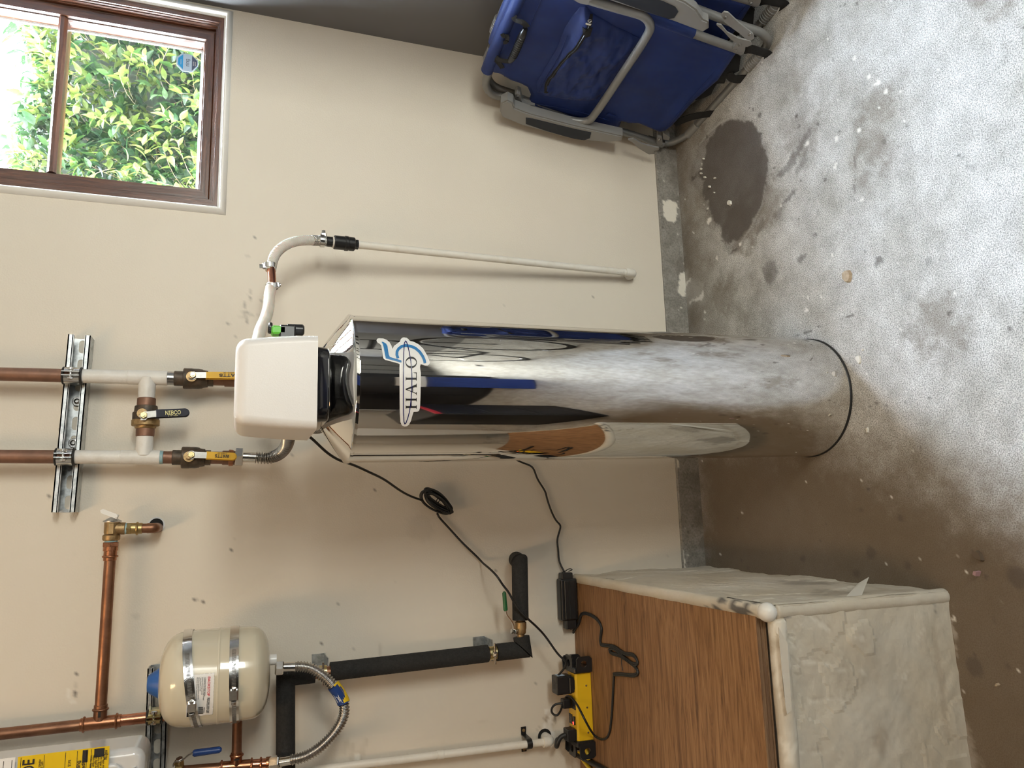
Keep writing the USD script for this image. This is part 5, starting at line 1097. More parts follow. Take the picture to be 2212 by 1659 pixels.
# ================================================================== tankless heater (only its lower corner is in view)
hx, hyf, hz = P(0, 1623, -.165)[0], -.255, P(313, 1659, -.25)[2]
ht = thing('water_heater', 'white wall hung tankless water heater with a yellow energy label', 'water heater', (hx-.23, 0, hz))
lv = []
W2, HH = .44, .66
bxz = [(hx-W2, hx, hyf, -.004)]
def front_box(x0, x1, z0, z1, y0, y1, r, rf):
    """box with corners rounded in the front view (radius r) and a rounded front edge (rf)"""
    levels = []
    for a in np.linspace(0, np.pi/2, 6): levels.append((rf*(1-math.cos(a)), y0+rf*(1-math.sin(a))))
    levels = [(rf-rf*math.sin(t), y0+rf-rf*math.cos(t)) for t in np.linspace(0, np.pi/2, 6)]
    lvx = [(x0+i, x1-i, z0+i, z1-i, y, max(r-i, .002)) for i, y in levels]+[(x0, x1, z0, z1, y1, r)]
    g = profile_box(lvx, 0, 8); v = np.asarray(g.vertices); v = v[:, [0, 2, 1]]
    g = trimesh.Trimesh(v, np.asarray(g.faces)[:, ::-1], process=False); return g
obj('casing', front_box(hx-W2, hx, hz, hz+HH, hyf, -.165, .022, .014), 'heater_white', ht, smooth=40)
obj('back_box', rbox((hx-W2/2, -.084, hz+HH/2), (W2-.10, .166, HH-.10), ch=.004), 'heater_white', ht)
px1 = Px
ins = .020
obj('front_panel', front_box(hx-W2+ins, hx-ins, hz+.034, hz+HH-.03, hyf-.005, hyf+.004, .018, .0045), 'heater_white', ht, smooth=40, label='raised front panel')
yl = hyf-.0056
Zh = Zm(0, 1570, 8.508)
pw_ = lambda a, b: P(*Zh((a, b))[0], yl)
lA, lB, lC = pw_(2015, 357), pw_(335, 545), pw_(1890, 660)
xr_ = .5*(lA[0]+lB[0]); zb, zt = lA[2], lB[2]; LWD = .135
el = obj('energy_label', plate(Polygon([(xr_-LWD, zb), (xr_, zb), (xr_, zt+.0), (xr_-LWD, zt)]), (0, yl, 0), (1, 0, 0), (0, 0, 1), .0004), 'yellow_label', ht, label='yellow energy label printed in black')
def el_text(s, frz, h, x_right, width, bold=False):
    z = zt+(zb-zt)*frz; return words(s, h, (x_right-width/2, yl-.0008, z), (1, 0, 0), (0, 0, 1), .0004, bold, width=width)
hgt = zt-zb
obj('print', [el_text('ENERGYGUIDE', .115, .0165, xr_-.006, .122, True), el_text('Tankless Water Heater', .235, .0036, xr_-.008, .040), el_text('Natural Gas', .26, .0036, xr_-.012, .022), el_text('Estimated Yearly Energy Cost', .305, .0052, xr_-.030, .075, True), el_text('$195', .385, .021, xr_-.036, .050, True), el_text('$195', .56, .004, xr_-.015, .010), el_text('$255', .56, .004, xr_-.095, .010), el_text('Cost Range of Similar Models', .60, .0045, xr_-.030, .070), el_text('First hour rating', .665, .0052, xr_-.018, .052, True), el_text('Medium', .715, .0048, xr_-.014, .022, True), *[el_text('Your cost will depend on your utility rates', .80+.028*i, .0030, xr_-.012, .085-.012*(i % 3)) for i in range(6)], el_text('ftc.gov', .965, .0048, xr_-.006, .016, True),
     *[plate(Polygon([(xr_-LWD+.004, zt-hgt*f), (xr_-.002, zt-hgt*f), (xr_-.002, zt-hgt*f-.0007), (xr_-LWD+.004, zt-hgt*f-.0007)]), (0, yl-.0004, 0), (1, 0, 0), (0, 0, 1), .0003) for f in (.03, .28, .51, .64, .745, .795)], plate(Polygon([(xr_-.010, zt-hgt*.70), (xr_-.002, zt-hgt*.70), (xr_-.002, zt-hgt*.76), (xr_-.022, zt-hgt*.76), (xr_-.022, zt-hgt*.70)]), (0, yl-.0004, 0), (1, 0, 0), (0, 0, 1), .0003), plate(Polygon([(xr_-.016, zt-hgt*.83), (xr_-.002, zt-hgt*.83), (xr_-.002, zt-hgt*.945), (xr_-.016, zt-hgt*.945)]), (0, yl-.0004, 0), (1, 0, 0), (0, 0, 1), .0003),
     plate(Polygon([(xr_-.034, zt-hgt*.19), (xr_-.030, zt-hgt*.19), (xr_-.030, zt-hgt*.225), (xr_-.026, zt-hgt*.225), (xr_-.032, zt-hgt*.25), (xr_-.038, zt-hgt*.225), (xr_-.034, zt-hgt*.225)]), (0, yl-.0004, 0), (1, 0, 0), (0, 0, 1), .0003)], 'ink', el)
zt2 = zt+.004
rl_ = obj('rating_label', plate(Polygon([(xr_-.15, zt2), (xr_-.0, zt2), (xr_, zt2+.07), (xr_-.15, zt2+.07)]), (0, yl, 0), (1, 0, 0), (0, 0, 1), .0004), 'paper_white', ht, label='white rating label above the yellow one')
obj('print', [plate(Polygon([(xr_-.15+.004, zt2+.004+.012*i), (xr_-.004, zt2+.004+.012*i), (xr_-.004, zt2+.0045+.012*i+.0004), (xr_-.146, zt2+.0045+.012*i+.0004)]), (0, yl-.0004, 0), (1, 0, 0), (0, 0, 1), .0003) for i in range(6)], 'ink_grey', rl_)
obj('lower_rib', tube([A(hx-W2+.03, hyf-.001, hz+.018), A(hx-.03, hyf-.001, hz+.018)], .004, 12), 'heater_white', ht)

# ================================================================== drain pipe low on the left
YD = -.035
dp = thing('drain_pipe', 'white plastic drain pipe running down to a broken hole above the plywood', 'pipe', P(940, 1632, YD))
DA = lambda X: (X, 1661-(X-700)*.1222)
obj('pipe', [cyl(P(*DA(560), YD), P(*DA(1182), YD), .0086, n=26)], 'pvc_white', dp); obj('joint', [cyl(P(*DA(944), YD), P(*DA(958), YD), .0094, n=26, ch=.0006)], 'pvc_white', dp)
e0 = P(1189, 1600.5, YD); obj('elbow', [tube(bend([P(*DA(1174), YD), e0, A(e0[0], .02, e0[2])], .014, 10), .0118, 24), cyl(P(*DA(1173), YD), P(*DA(1180), YD), .0124, n=26, ch=.0006)], 'pvc_white', dp)
obj('hole', lathe([(0, .0175), (.0005, .0175)], A(e0[0]+.002, -.0004, e0[2]+.001), (0, -1, 0), 24), 'black_matte', dp, label='black disc painted as the shade in the gap round the elbow')  # shade of the broken gap, painted as a flat black disc
sc0 = P(1142, 1606.5, YD); ps_ = thing('pipe_strap', 'black plastic strap holding the white drain pipe to the wall', 'pipe strap', A(sc0[0], 0, sc0[2]))
th = np.linspace(0, np.pi, 14)
pts = [A(sc0[0]+.030, -.002, sc0[2]), A(sc0[0]+.0125, -.002, sc0[2])]+[A(sc0[0]+.0108*math.cos(q), YD-.0108*math.sin(q), sc0[2]) for q in th]+[A(sc0[0]-.0125, -.002, sc0[2]), A(sc0[0]-.026, -.002, sc0[2])]
obj('strap', ribbon(pts, (0, 0, 1), .0125, .0026), 'black_plastic', ps_, smooth=40); obj('screw', [lathe([(0, .0042), (.0016, .0036), (.0018, .002)], A(sc0[0]+s, -.003, sc0[2]), (0, -1, 0), 14) for s in (.022, -.020)], 'bronze', ps_)

# ================================================================== things on the plywood
PZ = PT
def on_ply(X, Y, h=0): return Pz(X, Y, PZ+h)
# black power brick leaning in the corner of wall and ledge
q0, q1 = P(1212, 1238, -.022), P(1222, 1362, -.022)
bk_ = thing('power_adapter', 'black power adapter block standing at the wall on the corner of the plywood', 'power adapter', (q0+q1)/2)
bx_ = (P(1216, 1246, -.02)+P(1222, 1352, -.02))/2; Lb = abs(P(1216, 1250, -.02)[0]-P(1222, 1340, -.02)[0])
bzc = PZ+.024
bxm = .5*(P(1216, 1250, -.02)[0]+P(1222, 1340, -.02)[0])
obj('case', [roundbox((bxm, -.0185, bzc), (Lb, .030, .044), .004), roundbox((bxm, -.0205, bzc), (Lb*.94, .036, .030), .003)], 'black_plastic', bk_, smooth=30)
obj('case_seam', [rbox((bxm, -.0388, bzc+.002), (Lb*.9, .001, .004)), rbox((bxm, -.030, bzc+.0222), (Lb*.93, .006, .0015))], 'black_matte', bk_)
obj('end_block', roundbox((bxm+Lb/2+.006, -.019, bzc+.002), (.018, .024, .030), .003), 'black_plastic', bk_); obj('end_block', roundbox((bxm-Lb/2-.009, -.019, bzc-.004), (.024, .024, .028), .003), 'black_plastic', bk_)
obj('cable_tie', tube(spline([P(1214, 1236, -.03), P(1222, 1233, -.04), P(1229, 1229, -.045), P(1236, 1230.5, -.04), P(1228, 1234, -.04)], 24), .0011, 6), 'black_plastic', bk_)
# yellow power strip
s0, s1 = on_ply(1278, 1446, .0), on_ply(1281, 1602, .0)
SY = .5*(s0[1]+s1[1])                                                    # front lower edge
sx0, sx1 = s1[0], s0[0]; SW, SH = .048, .040
pst = thing('power_strip', 'yellow metal power strip with black end guards lying on the plywood', 'power strip', ((sx0+sx1)/2, SY+SW/2, PZ))
c_ = A((sx0+sx1)/2, SY+SW/2, PZ+SH/2+.001)
obj('body', hull([c_+A(x, y, z) for x in (-(sx1-sx0)/2, (sx1-sx0)/2) for y, z in ((-SW/2, -SH/2), (SW/2, -SH/2), (-SW/2, SH/2-.004), (-SW/2+.005, SH/2), (SW/2-.003, SH/2), (SW/2, SH/2-.003))]), 'yellow_strip', pst, smooth=20)
ti_ = PZ+SH+.001
def guard(xs, sgn):
    for yy, lift in ((SY+.002, 0), (SY+SW-.012, .004), (SY-.014, -.010)):
        pl = Polygon([(0, 0), (.036, 0), (.040, .004), (.040, .034), (.035, .040), (.004, .040), (0, .036)])
    ms = []
    for zz, y0_, y1_ in ((ti_+.001, SY+.006, SY+SW), ):
        ms.append(plate(Polygon([(0, y0_), (sgn*.030, y0_), (sgn*.036, y0_+.006), (sgn*.036, y1_-.006), (sgn*.030, y1_), (0, y1_)]).difference(Point(sgn*.018, (y0_+y1_)/2).buffer(.0085)), (xs, 0, zz), (1, 0, 0), (0, 1, 0), .004))
    ms.append(plate(Polygon([(0, PZ+.001), (sgn*.030, PZ+.001), (sgn*.036, PZ+.007), (sgn*.036, ti_-.006), (sgn*.030, ti_), (0, ti_)]).difference(Point(sgn*.019, PZ+.022).buffer(.008)), (xs, SY-.006, 0), (1, 0, 0), (0, 0, 1), .004))
    ms.append(rbox((xs+sgn*.004, SY+SW/2-.002, PZ+SH/2+.004), (.014, SW+.010, SH+.006), ch=.003))
    ms.append(plate(Polygon([(0, PZ+.004), (sgn*.026, PZ+.004), (sgn*.032, PZ+.010), (sgn*.032, ti_+.006), (sgn*.026, ti_+.012), (0, ti_+.010)]), (xs, SY+SW+.004, 0), (1, 0, 0), (0, 0, 1), .004))
    return obj('end_guard', ms, 'black_plastic', pst, label='black end guard with a hanging hole')
guard(sx1-.004, 1); guard(sx0+.004, -1)
for fx, fy in ((.80, .30), (.80, .74), (.52, .30), (.52, .74), (.30, .74), (.12, .30), (.12, .74)):
    so = obj('socket', rbox((sx0+(sx1-sx0)*fx, SY+SW*fy, ti_+.0008), (.022, .017, .0028), ch=.0006), 'black_plastic', pst)
    obj('slot', [rbox((sx0+(sx1-sx0)*fx+dx, SY+SW*fy, ti_+.0023), (.0012, .006, .0006), ch=.0001) for dx in (-.004, .004)], 'ink_grey', so)
sw = obj('switch', rbox((sx0+(sx1-sx0)*.30, SY+SW*.30, ti_+.001), (.019, .008, .006), ch=.001), 'black_plastic', pst, label='rocker switch with a red lamp')
obj('switch_lamp', rbox((sx0+(sx1-sx0)*.30-.005, SY+SW*.30, ti_+.004), (.006, .0055, .0022), ch=.0006), 'red_lamp', sw)
for fx in (.78, .48, .14): obj('rivet', lathe([(0, .0026), (.0012, .0022), (.0016, .001)], (sx0+(sx1-sx0)*fx, SY, PZ+.014), (0, -1, 0), 12), 'bright_steel', pst)
# plug-in adapter, small plug, heavy plug
a_c = A(sx0+(sx1-sx0)*.80, SY+SW*.56, ti_+.0245)
wa = thing('plug_adapter', 'black cube plug adapter with a white sticker in the power strip', 'plug adapter', a_c-A(0, 0, .022))
obj('case', [roundbox(a_c, (.042, .034, .040), .003), rbox(a_c+A(0, -.008, -.017), (.036, .028, .012), ch=.002)], 'black_plastic', wa, smooth=30); obj('sticker', rbox(a_c+A(.0212, .002, .004), (.0006, .020, .018), ch=.0001), 'sign_pale', wa)
obj('rating_print', [words(tx, .0030, a_c+A(.0, 0, .0203)+A(0, dy_, 0), (1, 0, 0), (0, 1, 0), .0003, width=w__) for tx, dy_, w__ in (('AC ADAPTER', .010, .022), ('INPUT 120V', .004, .018), ('OUTPUT 12V', -.002, .020), ('CLASS 2', -.008, .014))], 'ink_grey', wa)
def plug(name, label, c, hgt_, cord, rc_, cmat='black_rubber', loc=None, sz=(.020, .018)):
    t = thing(name, label, 'power cord', c)
    obj('plug', [roundbox(c+A(0, 0, hgt_/2), (sz[0], sz[1], hgt_), .003)], 'black_plastic', t); obj('cord', tube(spline(cord, 160), rc_, 12), cmat, t, smooth=60); return t
p2 = A(sx0+(sx1-sx0)*.52, SY+SW*.74, ti_+.002)
ZB = Zm(1160, 1180, 3.463)
cord = [p2+A(0, 0, .018), p2+A(-.002, .004, .038), p2+A(-.014, -.004, .050), p2+A(-.019, -.020, .042), on_ply(1222, 1507, .050), on_ply(1240, 1513, .048), on_ply(1252, 1532, .048), on_ply(1262, 1552, .047), on_ply(1271, 1569, .032), on_ply(1279, 1582, .014), on_ply(*ZB((440,1424))[0], .003), on_ply(*ZB((500,1443))[0], .003), on_ply(*ZB((535,1410))[0], .003), on_ply(*ZB((552,1330))[0], .003), on_ply(*ZB((565,1150))[0], .003), on_ply(*ZB((573,1000))[0], .003), on_ply(*ZB((575,965))[0], .003)]
cord2 = [on_ply(*q, .003) for q in ZB((575,965),(640,965),(735,970),(755,945),(740,915),(690,870),(620,825),(560,805),(543,785),(560,770),(610,795),(650,835),(700,875),(740,890),(752,870),(725,825),(680,815),(640,800),(590,765),(540,750),(490,745),(475,730),(480,660),(482,610),(460,565),(420,530),(375,510),(340,512),(325,535),(315,575),(290,615),(265,655),(245,662),(225,645))]
cord2 += [A(bxm-Lb/2-.02, -.022, PZ+.012)]
bcord = thing('brick_cord', 'flat black cord from the power adapter block across the plywood to the power strip', 'power cord', on_ply(1300, 1500))
obj('plug', roundbox(p2+A(0, 0, .010), (.022, .020, .022), .003), 'black_plastic', bcord)
obj('cord', [tube(spline(cord, 150), .0026, 10), tube(spline(cord2, 330), .0026, 10, flat=None), tube(spline([p+A(.0035, .002, 0) for p in cord2[:]], 330), .0024, 10)], 'black_rubber', bcord, smooth=60)
obj('twist_tie', tube([on_ply(*q, .005) for q in ZB((635,800),(632,870),(640,930))], .001, 6), 'black_rubber', bcord)
p3 = A(sx0+(sx1-sx0)*.12, SY+SW*.40, ti_+.002)
cord = [p3+A(0, 0, .016), p3+A(-.008, .006, .034), p3+A(-.026, .012, .040), *[on_ply(*q, h_) for q, h_ in zip(ZB((165,1400),(180,1450),(225,1505),(300,1560),(380,1605),(470,1650),(560,1700),(700,1790)), (.030, .020, .013, .009, .007, .006, .006, .006))]]
plug('heavy_cord', 'thick black power cord leaving the power strip toward the left', p3, .022, cord, .0058, sz=(.028, .026))
cord = [A(sx0-.02, SY+.020, PZ+.012), A(sx0-.04, SY+.016, PZ+.008), *[on_ply(*q, .0048) for q in ZB((315,1545),(345,1600),(385,1650),(450,1720))]]
yc = thing('strip_cord', 'yellow power cord coming out under the end guard of the power strip', 'power cord', on_ply(1270, 1650)); obj('cord', tube(spline(cord, 60), .0046, 12), 'yellow_cord', yc, smooth=60)

# ---- the softener's own cord with its bundle
sc_ = thing('softener_cord', 'thin black cord with a bundled coil running from the softener to the plug adapter', 'power cord', P(945, 1083, -.05))
c1_ = [P(648, 926, -.40), P(656, 934, -.42), P(673, 947, -.41), P(700, 972, -.38), P(731, 993, -.34), P(762, 1004, -.30), P(800, 1021, -.25), P(830, 1036, -.20), P(862, 1058, -.14), P(890, 1073, -.08), P(913, 1081, -.045)]
R5 = Zm(860, 1000, 5.53)
c2_ = [P(945, 1110, -.030), *[P(*q, -.012) for q in R5((500,660),(600,770),(760,945),(900,1080),(980,1160))], P(1044, 1217, -.03), *[P(*q, -.107) for q in Z6((1620,265),(1665,330),(1700,375),(1760,480),(1835,560))], P(*Z6((1900,620))[0], -.09), P(*Z6((1950,675))[0], -.08), P(*Z6((2000,745))[0], -.08), P(*Z6((2060,820))[0], -.082), P(*Z6((2095,860))[0], -.083), A(a_c[0]+.012, a_c[1]+.006, a_c[2]+.016)]
obj('cord', [tube(spline(c1_, 120), .0026, 10), tube(spline(c2_, 160), .0026, 10)], 'black_rubber', sc_, smooth=60)
cen = P(945, 1084, -.032); e1 = unit(P(975, 1104, -.032)-P(922, 1064, -.032)); e2 = unit(np.cross(e1, A(0, 1, 0))); la = np.linalg.norm(P(976, 1106, -.032)-P(918, 1062, -.032))/2
cl = []
for k_ in range(9):
    a = np.linspace(0, 2*np.pi, 40, endpoint=False); sx_, sy_ = la*(1-.05*(k_ % 4)), .0165*(1-.13*(k_ % 5)); o = cen+A(0, -.004*(k_ % 3)-.003+.006*(k_ // 5), 0)+e2*.003*((k_*3) % 5-2)+e1*.002*((k_*2) % 5-2)
    pinch = 1-.45*np.cos(a)**2*0
    cl.append(tube(o+e1*(np.cos(a)*sx_)[:, None]+e2*(np.sin(a)*sy_*(1-.25*np.cos(a*1)))[:, None]+np.outer(np.sin(2*a+k_), A(0, .003, 0)), .0027, 10, closed=True))
obj('coil', cl, 'black_rubber', sc_, smooth=60, label='bundled coil of the cord')
a = np.linspace(0, 2*np.pi, 24, endpoint=False); tc_ = P(928, 1061, -.036)
obj('twist_tie', [tube(cen+.0135*(np.cos(a)[:, None]*unit(e2-.3*e1)+np.sin(a)[:, None]*A(0, -1, 0)), .0011, 6, closed=True), tube(tc_+.0065*(np.cos(a)[:, None]*e1+np.sin(a)[:, None]*e2), .0014, 8, closed=True)], 'black_rubber', sc_)
wc = thing('wall_cord', 'black cord hanging down the wall from behind the steel tank to the adapter block', 'power cord', P(1180, 1080, -.01))
c3_ = [P(1010, 900, -.16), P(1060, 960, -.10), P(1100, 985, -.05), *[P(*q, -.010) for q in R5((1500,2),(1605,55),(1660,180),(1750,330),(1780,430),(1890,690),(1938,755),(1905,900),(1912,1040),(1925,1170))], A(bxm+Lb/2+.012, -.018, bzc+.002)]
obj('cord', tube(spline(c3_, 180), .0024, 10), 'black_rubber', wc, smooth=60)

# ================================================================== folded beach chairs leaning on the dark wall
A0, A1 = Pz(1484, 294, .012), Pz(1645, 115, .012)
ES = unit(A1-A0); T2_ = P(1088, 206, -.045)
ET = T2_-A0; ET = unit(ET-ES*(ET @ ES)); EN = unit(np.cross(ES, ET))
if EN[0] > 0: EN = -EN
def C3(X, Y, off=0.0):
    r = ray(X, Y); o = A0+EN*off; t = ((o-CAM) @ EN)/(r @ EN); return CAM+t*r
def c2d(pts, off=.010): return [((C3(X, Y, off)-A0) @ ES, (C3(X, Y, off)-A0) @ ET) for X, Y in pts]
def lift(v, off): return A0+v[:, :1]*ES+v[:, 1:2]*ET+np.reshape(off, (-1, 1))*EN
ZC_ = Zm(1000, 0, 3.16)
def C3s(pts, off): return [C3(X, Y, o) for (X, Y), o in zip(pts, np.broadcast_to(off, (len(pts),)))]
RT = .0105
ch = thing('beach_chair', 'folded blue beach chair with zip pocket, in front of the other folded chair', 'beach chair', A(A0[0], A0[1], 0))
def ctube(name, pts, off, rad=.04, r=RT, mt='chair_grey', closed=False, lab=None):
    return obj(name, tube(bend(C3s(pts, off), rad, 10), r, 16), mt, ch, smooth=60, label=lab)
# back frame, seat frame, foot frame, carrying hoop
ctube('back_frame', ((1240,-170),(1192,-150),(1130,-40),(1064,107),(1047,146),(1060,186),(1120,206)), -.020, .035)
obj('sleeve', [cyl(C3(1066, 104, -.020), C3(1054, 131, -.020), RT*1.32, n=20), *[torus(C3(1066-1.7*i, 104+3.8*i, -.020), C3(1054, 131)-C3(1066, 104), RT*1.36, .0012, 20, 6) for i in range(7)]], 'grey_plastic', ch)
ctube('seat_frame', ((1058,150),(1047,180),(1060,205),(1142,219),(1340,283),(1432,312)), .004, .04)
ctube('foot_frame', ((1400,300),(1440,313),(1484,294),(1560,209),(1645,115),(1662,88),(1645,70),(1601,56),(1500,18),(1420,-12)), -.012, .045)
obj('sleeve', [cyl(C3(1487, 291, -.012), C3(1508, 267.5, -.012), RT*1.28, n=20)], 'grey_plastic', ch); obj('sleeve', [cyl(C3(1617, 146, -.012), C3(1640, 120, -.012), RT*1.28, n=20), *[torus(C3(1617+3.5*i, 146-4*i, -.012), A1-A0, RT*1.3, .0012, 20, 6) for i in range(6)]], 'grey_plastic', ch)
ctube('carry_hoop', ((1128,229),(1152,237),(1234,261),(1272,264),(1300,226),(1389,92),(1408,58),(1393,34),(1285,4),(1170,-36)), (.012,.022,.034,.036,.036,.036,.036,.036,.034,.030), .055, RT*1.02, lab='bent tube hoop across the pocket')
ctube('side_rail', ((1250,-20),(1480,66),(1604,110)), .006, .02)
# canvas: a tensioned sheet with gentle hollows, wrapped round the top tube
cz = c2d(((1150,-60),(1123,0),(1088,75),(1054,152),(1066,160),(1081,163),(1102,176),(1125,184),(1140,192),(1147,208),(1142,224),(1200,243),(1334,287),(1338,276),(1342,265),(1358,269),(1378,269),(1402,279),(1424,288),(1436,286),(1452,275),(1500,221),(1551,177),(1573,145),(1594,113),(1582,107),(1545,97),(1519,92),(1505,84),(1497,77),(1500,66),(1380,20),(1260,-26)))
CZ = Polygon(cz).buffer(0)
def canvas_off(v):
    d = shapely.distance(CZ.boundary, shapely.points(v)); p3 = np.c_[v, np.zeros(len(v))]
    n1 = meshkit.fbm(p3*A(9, 5, 1), 3, 2)-.5; n2 = meshkit.fbm(p3*A(22, 14, 1)+4, 3, 5)-.5
    o = .014-.006*np.clip(d/.05, 0, 1)+.010*n1*np.clip(d/.02, 0, 1)+.004*n2*np.clip(d/.02, 0, 1)
    u = np.clip(1-d/.014, 0, 1); return o-.010*u*u
obj('canvas', sheet(CZ, .007, lambda v: lift(v, canvas_off(v)), lambda v: lift(v, canvas_off(v)-.0016)), 'canvas_blue', ch, smooth=70, label='royal blue canvas')
# the roll round the top tube and its seam
tb = C3s(((1135,-40),(1118,2),(1082,78),(1052,152)), .004); obj('top_roll', tube(spline(tb, 30), .016, 20), 'canvas_blue', ch, smooth=60, label='canvas hem rolled over the top tube')
def seam(pts, off, r=.0011, mt='canvas_blue', nm='seam'):
    v = np.array(c2d(pts)); return obj(nm, tube(spline(lift(v, canvas_off(v)+off), 40), r, 6), mt, ch)
seam(((1172,-10),(1150,45),(1120,110),(1090,165)), .0010); seam(((1142,224),(1200,240),(1270,262),(1334,284)), .0012); seam(((1160,222),(1215,232),(1275,248),(1338,268)), .0015)
seam(((1436,280),(1480,225),(1535,165),(1580,112)), .0010)
obj('side_sleeve', tube(spline(C3s(((1146,222),(1200,240),(1270,261),(1334,283)), .004), 24), RT*1.18, 18), 'canvas_blue', ch, smooth=60, label='canvas sleeve round the side rail')
obj('side_sleeve', tube(spline(C3s(((1262,-14),(1370,25),(1498,72)), .006), 24), RT*1.18, 18), 'canvas_blue', ch, smooth=60)
obj('fabric_tab', sheet(Polygon(c2d(((1310,246),(1314,244),(1331,249),(1327,253),(1309,249)))), .004, lambda v: lift(v, canvas_off(v)+.004), lambda v: lift(v, canvas_off(v)+.001)), 'canvas_blue', ch)
# pocket
PK = Polygon(c2d(((1253,30),(1266,27),(1277,41),(1330,72),(1385,98),(1350,150),(1320,190),(1298,216),(1288,226),(1253,229),(1200,222),(1176,217),(1160,209),(1158,192),(1180,155),(1204,115),(1220,75),(1237,50)), .028)).buffer(0)
zpts = ZC_((872,150),(862,195),(815,265),(770,330),(700,415),(655,475),(605,545),(575,592),(568,650))
ZL = LineString(c2d(zpts, .036)); gs = Polygon(c2d(ZC_((820,100),(880,130),(862,195),(815,265),(700,415),(605,545),(575,592),(568,660),(540,690),(505,680),(500,605),(560,510),(640,380),(690,240),(745,165)), .03)).buffer(0)
def pocket_off(v):
    q = shapely.points(v); d = shapely.distance(PK.boundary, q); dz = shapely.distance(ZL, q); p3 = np.c_[v, np.zeros(len(v))]
    n1 = meshkit.fbm(p3*A(20, 34, 1), 3, 12)-.5; rid = 1-np.abs(2*meshkit.fbm(p3*A(13, 26, 1)+2, 3, 21)-1); e = np.clip(d/.030, 0, 1)**.6
    ing = shapely.contains_xy(gs, v[:, 0], v[:, 1])
    return canvas_off(v)+.0012+e*(.012+.018*n1+.016*(rid-.75))+.011*np.exp(-(dz/.016)**2)*np.clip(d/.012, 0, 1)+np.where(ing, -.002, 0)
obj('pocket', sheet(PK, .0042, lambda v: lift(v, np.maximum(pocket_off(v), canvas_off(v)+.001)), lambda v: lift(v, canvas_off(v)-.001)), 'canvas_blue', ch, smooth=75, label='bulging zip pocket')
zv = np.array(spline(np.c_[np.array(c2d(zpts, .036)), np.zeros(len(zpts))], 60))[:, :2]
zp_ = lift(zv, pocket_off(zv)+.0012)
zp2 = obj('zipper', [ribbon(zp_, np.cross(np.gradient(zp_, axis=0), EN), .0105, .0012)], 'webbing', ch, smooth=60, label='black zipper of the pocket')
obj('zipper_teeth', [tube(zp_+EN*.0012, .0016, 8)], 'black_plastic', zp2); obj('zipper_pull', [rbox(C3(1271, 52, .040), (.006, .014, .003), ES, ET, .001), torus(C3(1274, 45, .040), EN, .004, .001, 14, 6)], 'bright_steel', zp2, label='steel zipper pull')
obj('zipper_flap', sheet(Polygon(c2d(ZC_((815,145),(850,150),(885,150),(868,195),(845,200),(820,175)))), .004, lambda v: lift(v, pocket_off(v)+.004), lambda v: lift(v, pocket_off(v)+.0025)), 'webbing', ch)
seam(((1225,72),(1204,118),(1180,158),(1163,190)), .012)
# carrying handle with its black straps
gp = C3s(ZC_((425,195),(385,290),(345,380),(318,420)), .030); gl = spline(gp, 40)
hg = obj('handle_grip', tube(gl, np.r_[np.linspace(.006, .0088, 6), np.full(28, .0088), np.linspace(.0088, .006, 6)], 16), 'black_plastic', ch, smooth=60, label='black ribbed carrying grip')
obj('grip_ribs', [torus(gl[i], gl[i+1]-gl[i-1], .0086, .0016, 18, 6) for i in range(9, 30, 2)], 'black_plastic', hg)
for a, b in ((ZC_((345,95),(360,135),(400,150),(440,185)), (.016, .024, .032, .030)), (ZC_((212,372),(240,402),(275,415),(318,418)), (.014, .022, .028, .030))):
    p_ = spline(C3s(a, b), 20); obj('handle_strap', ribbon(p_, np.cross(np.gradient(p_, axis=0), EN), .014, .002), 'webbing', ch, smooth=60)
obj('handle_loop', [ribbon(spline(C3s(ZC_((268,232),(285,250),(300,245),(296,285),(275,290)), .022), 16), ES, .010, .002)], 'webbing', ch); obj('handle_strap', ribbon(spline(C3s(ZC_((215,400),(245,430),(270,465)), .018), 14), ES*.6+ET, .012, .002), 'webbing', ch)
# arm rests, hinges, links
def arm(pl, pad, nm='armrest', off=.016, th=.022):
    g = Polygon(c2d(pl, off)).buffer(0); g2 = g.buffer(-.004)
    a = obj(nm, [sheet(g, .012, lambda v: lift(v, np.full(len(v), off)), lambda v: lift(v, np.full(len(v), off-th))), sheet(g2, .012, lambda v: lift(v, np.full(len(v), off+.003)), lambda v: lift(v, np.full(len(v), off-th-.002)))], 'grey_plastic', ch, smooth=30, label='grey plastic arm rest with a dark pad')
    obj('pad', sheet(Polygon(c2d(pad, off)).buffer(0), .008, lambda v: lift(v, np.full(len(v), off+.0045)), lambda v: lift(v, np.full(len(v), off))), 'pad_navy', a)
arm(((1082,222),(1096,215),(1108,221),(1112,232),(1132,240),(1150,246),(1240,270),(1345,293),(1342,304),(1310,306),(1278,304),(1221,295),(1126,269),(1086,252),(1080,240)), ((1136,252),(1150,254),(1235,275),(1277,284),(1274,296),(1262,300),(1240,297),(1180,280),(1136,265)), off=.055, th=.026)
arm(((1290,-60),(1438,-14),(1481,3),(1505,20),(1519,41),(1531,46),(1531,60),(1518,68),(1490,58),(1456,45),(1400,27),(1323,2),(1240,-26)), ((1290,-45),(1432,0),(1458,12),(1465,22),(1456,36),(1444,38),(1390,20),(1335,0),(1262,-22)), off=.040)
def blob(nm, pl, off, th, mt='grey_plastic', holes=()):
    g = Polygon(c2d(pl, off)).buffer(.0015)
    a = obj(nm, [sheet(g, .02, lambda v: lift(v, np.full(len(v), off)), lambda v: lift(v, np.full(len(v), off-th)))], mt, ch, smooth=30)
    if holes: obj('rivet', [lathe([(0, .0045), (.002, .004), (.0025, .002)], C3(X, Y, off), EN, 16) for X, Y in holes], 'steel', a)
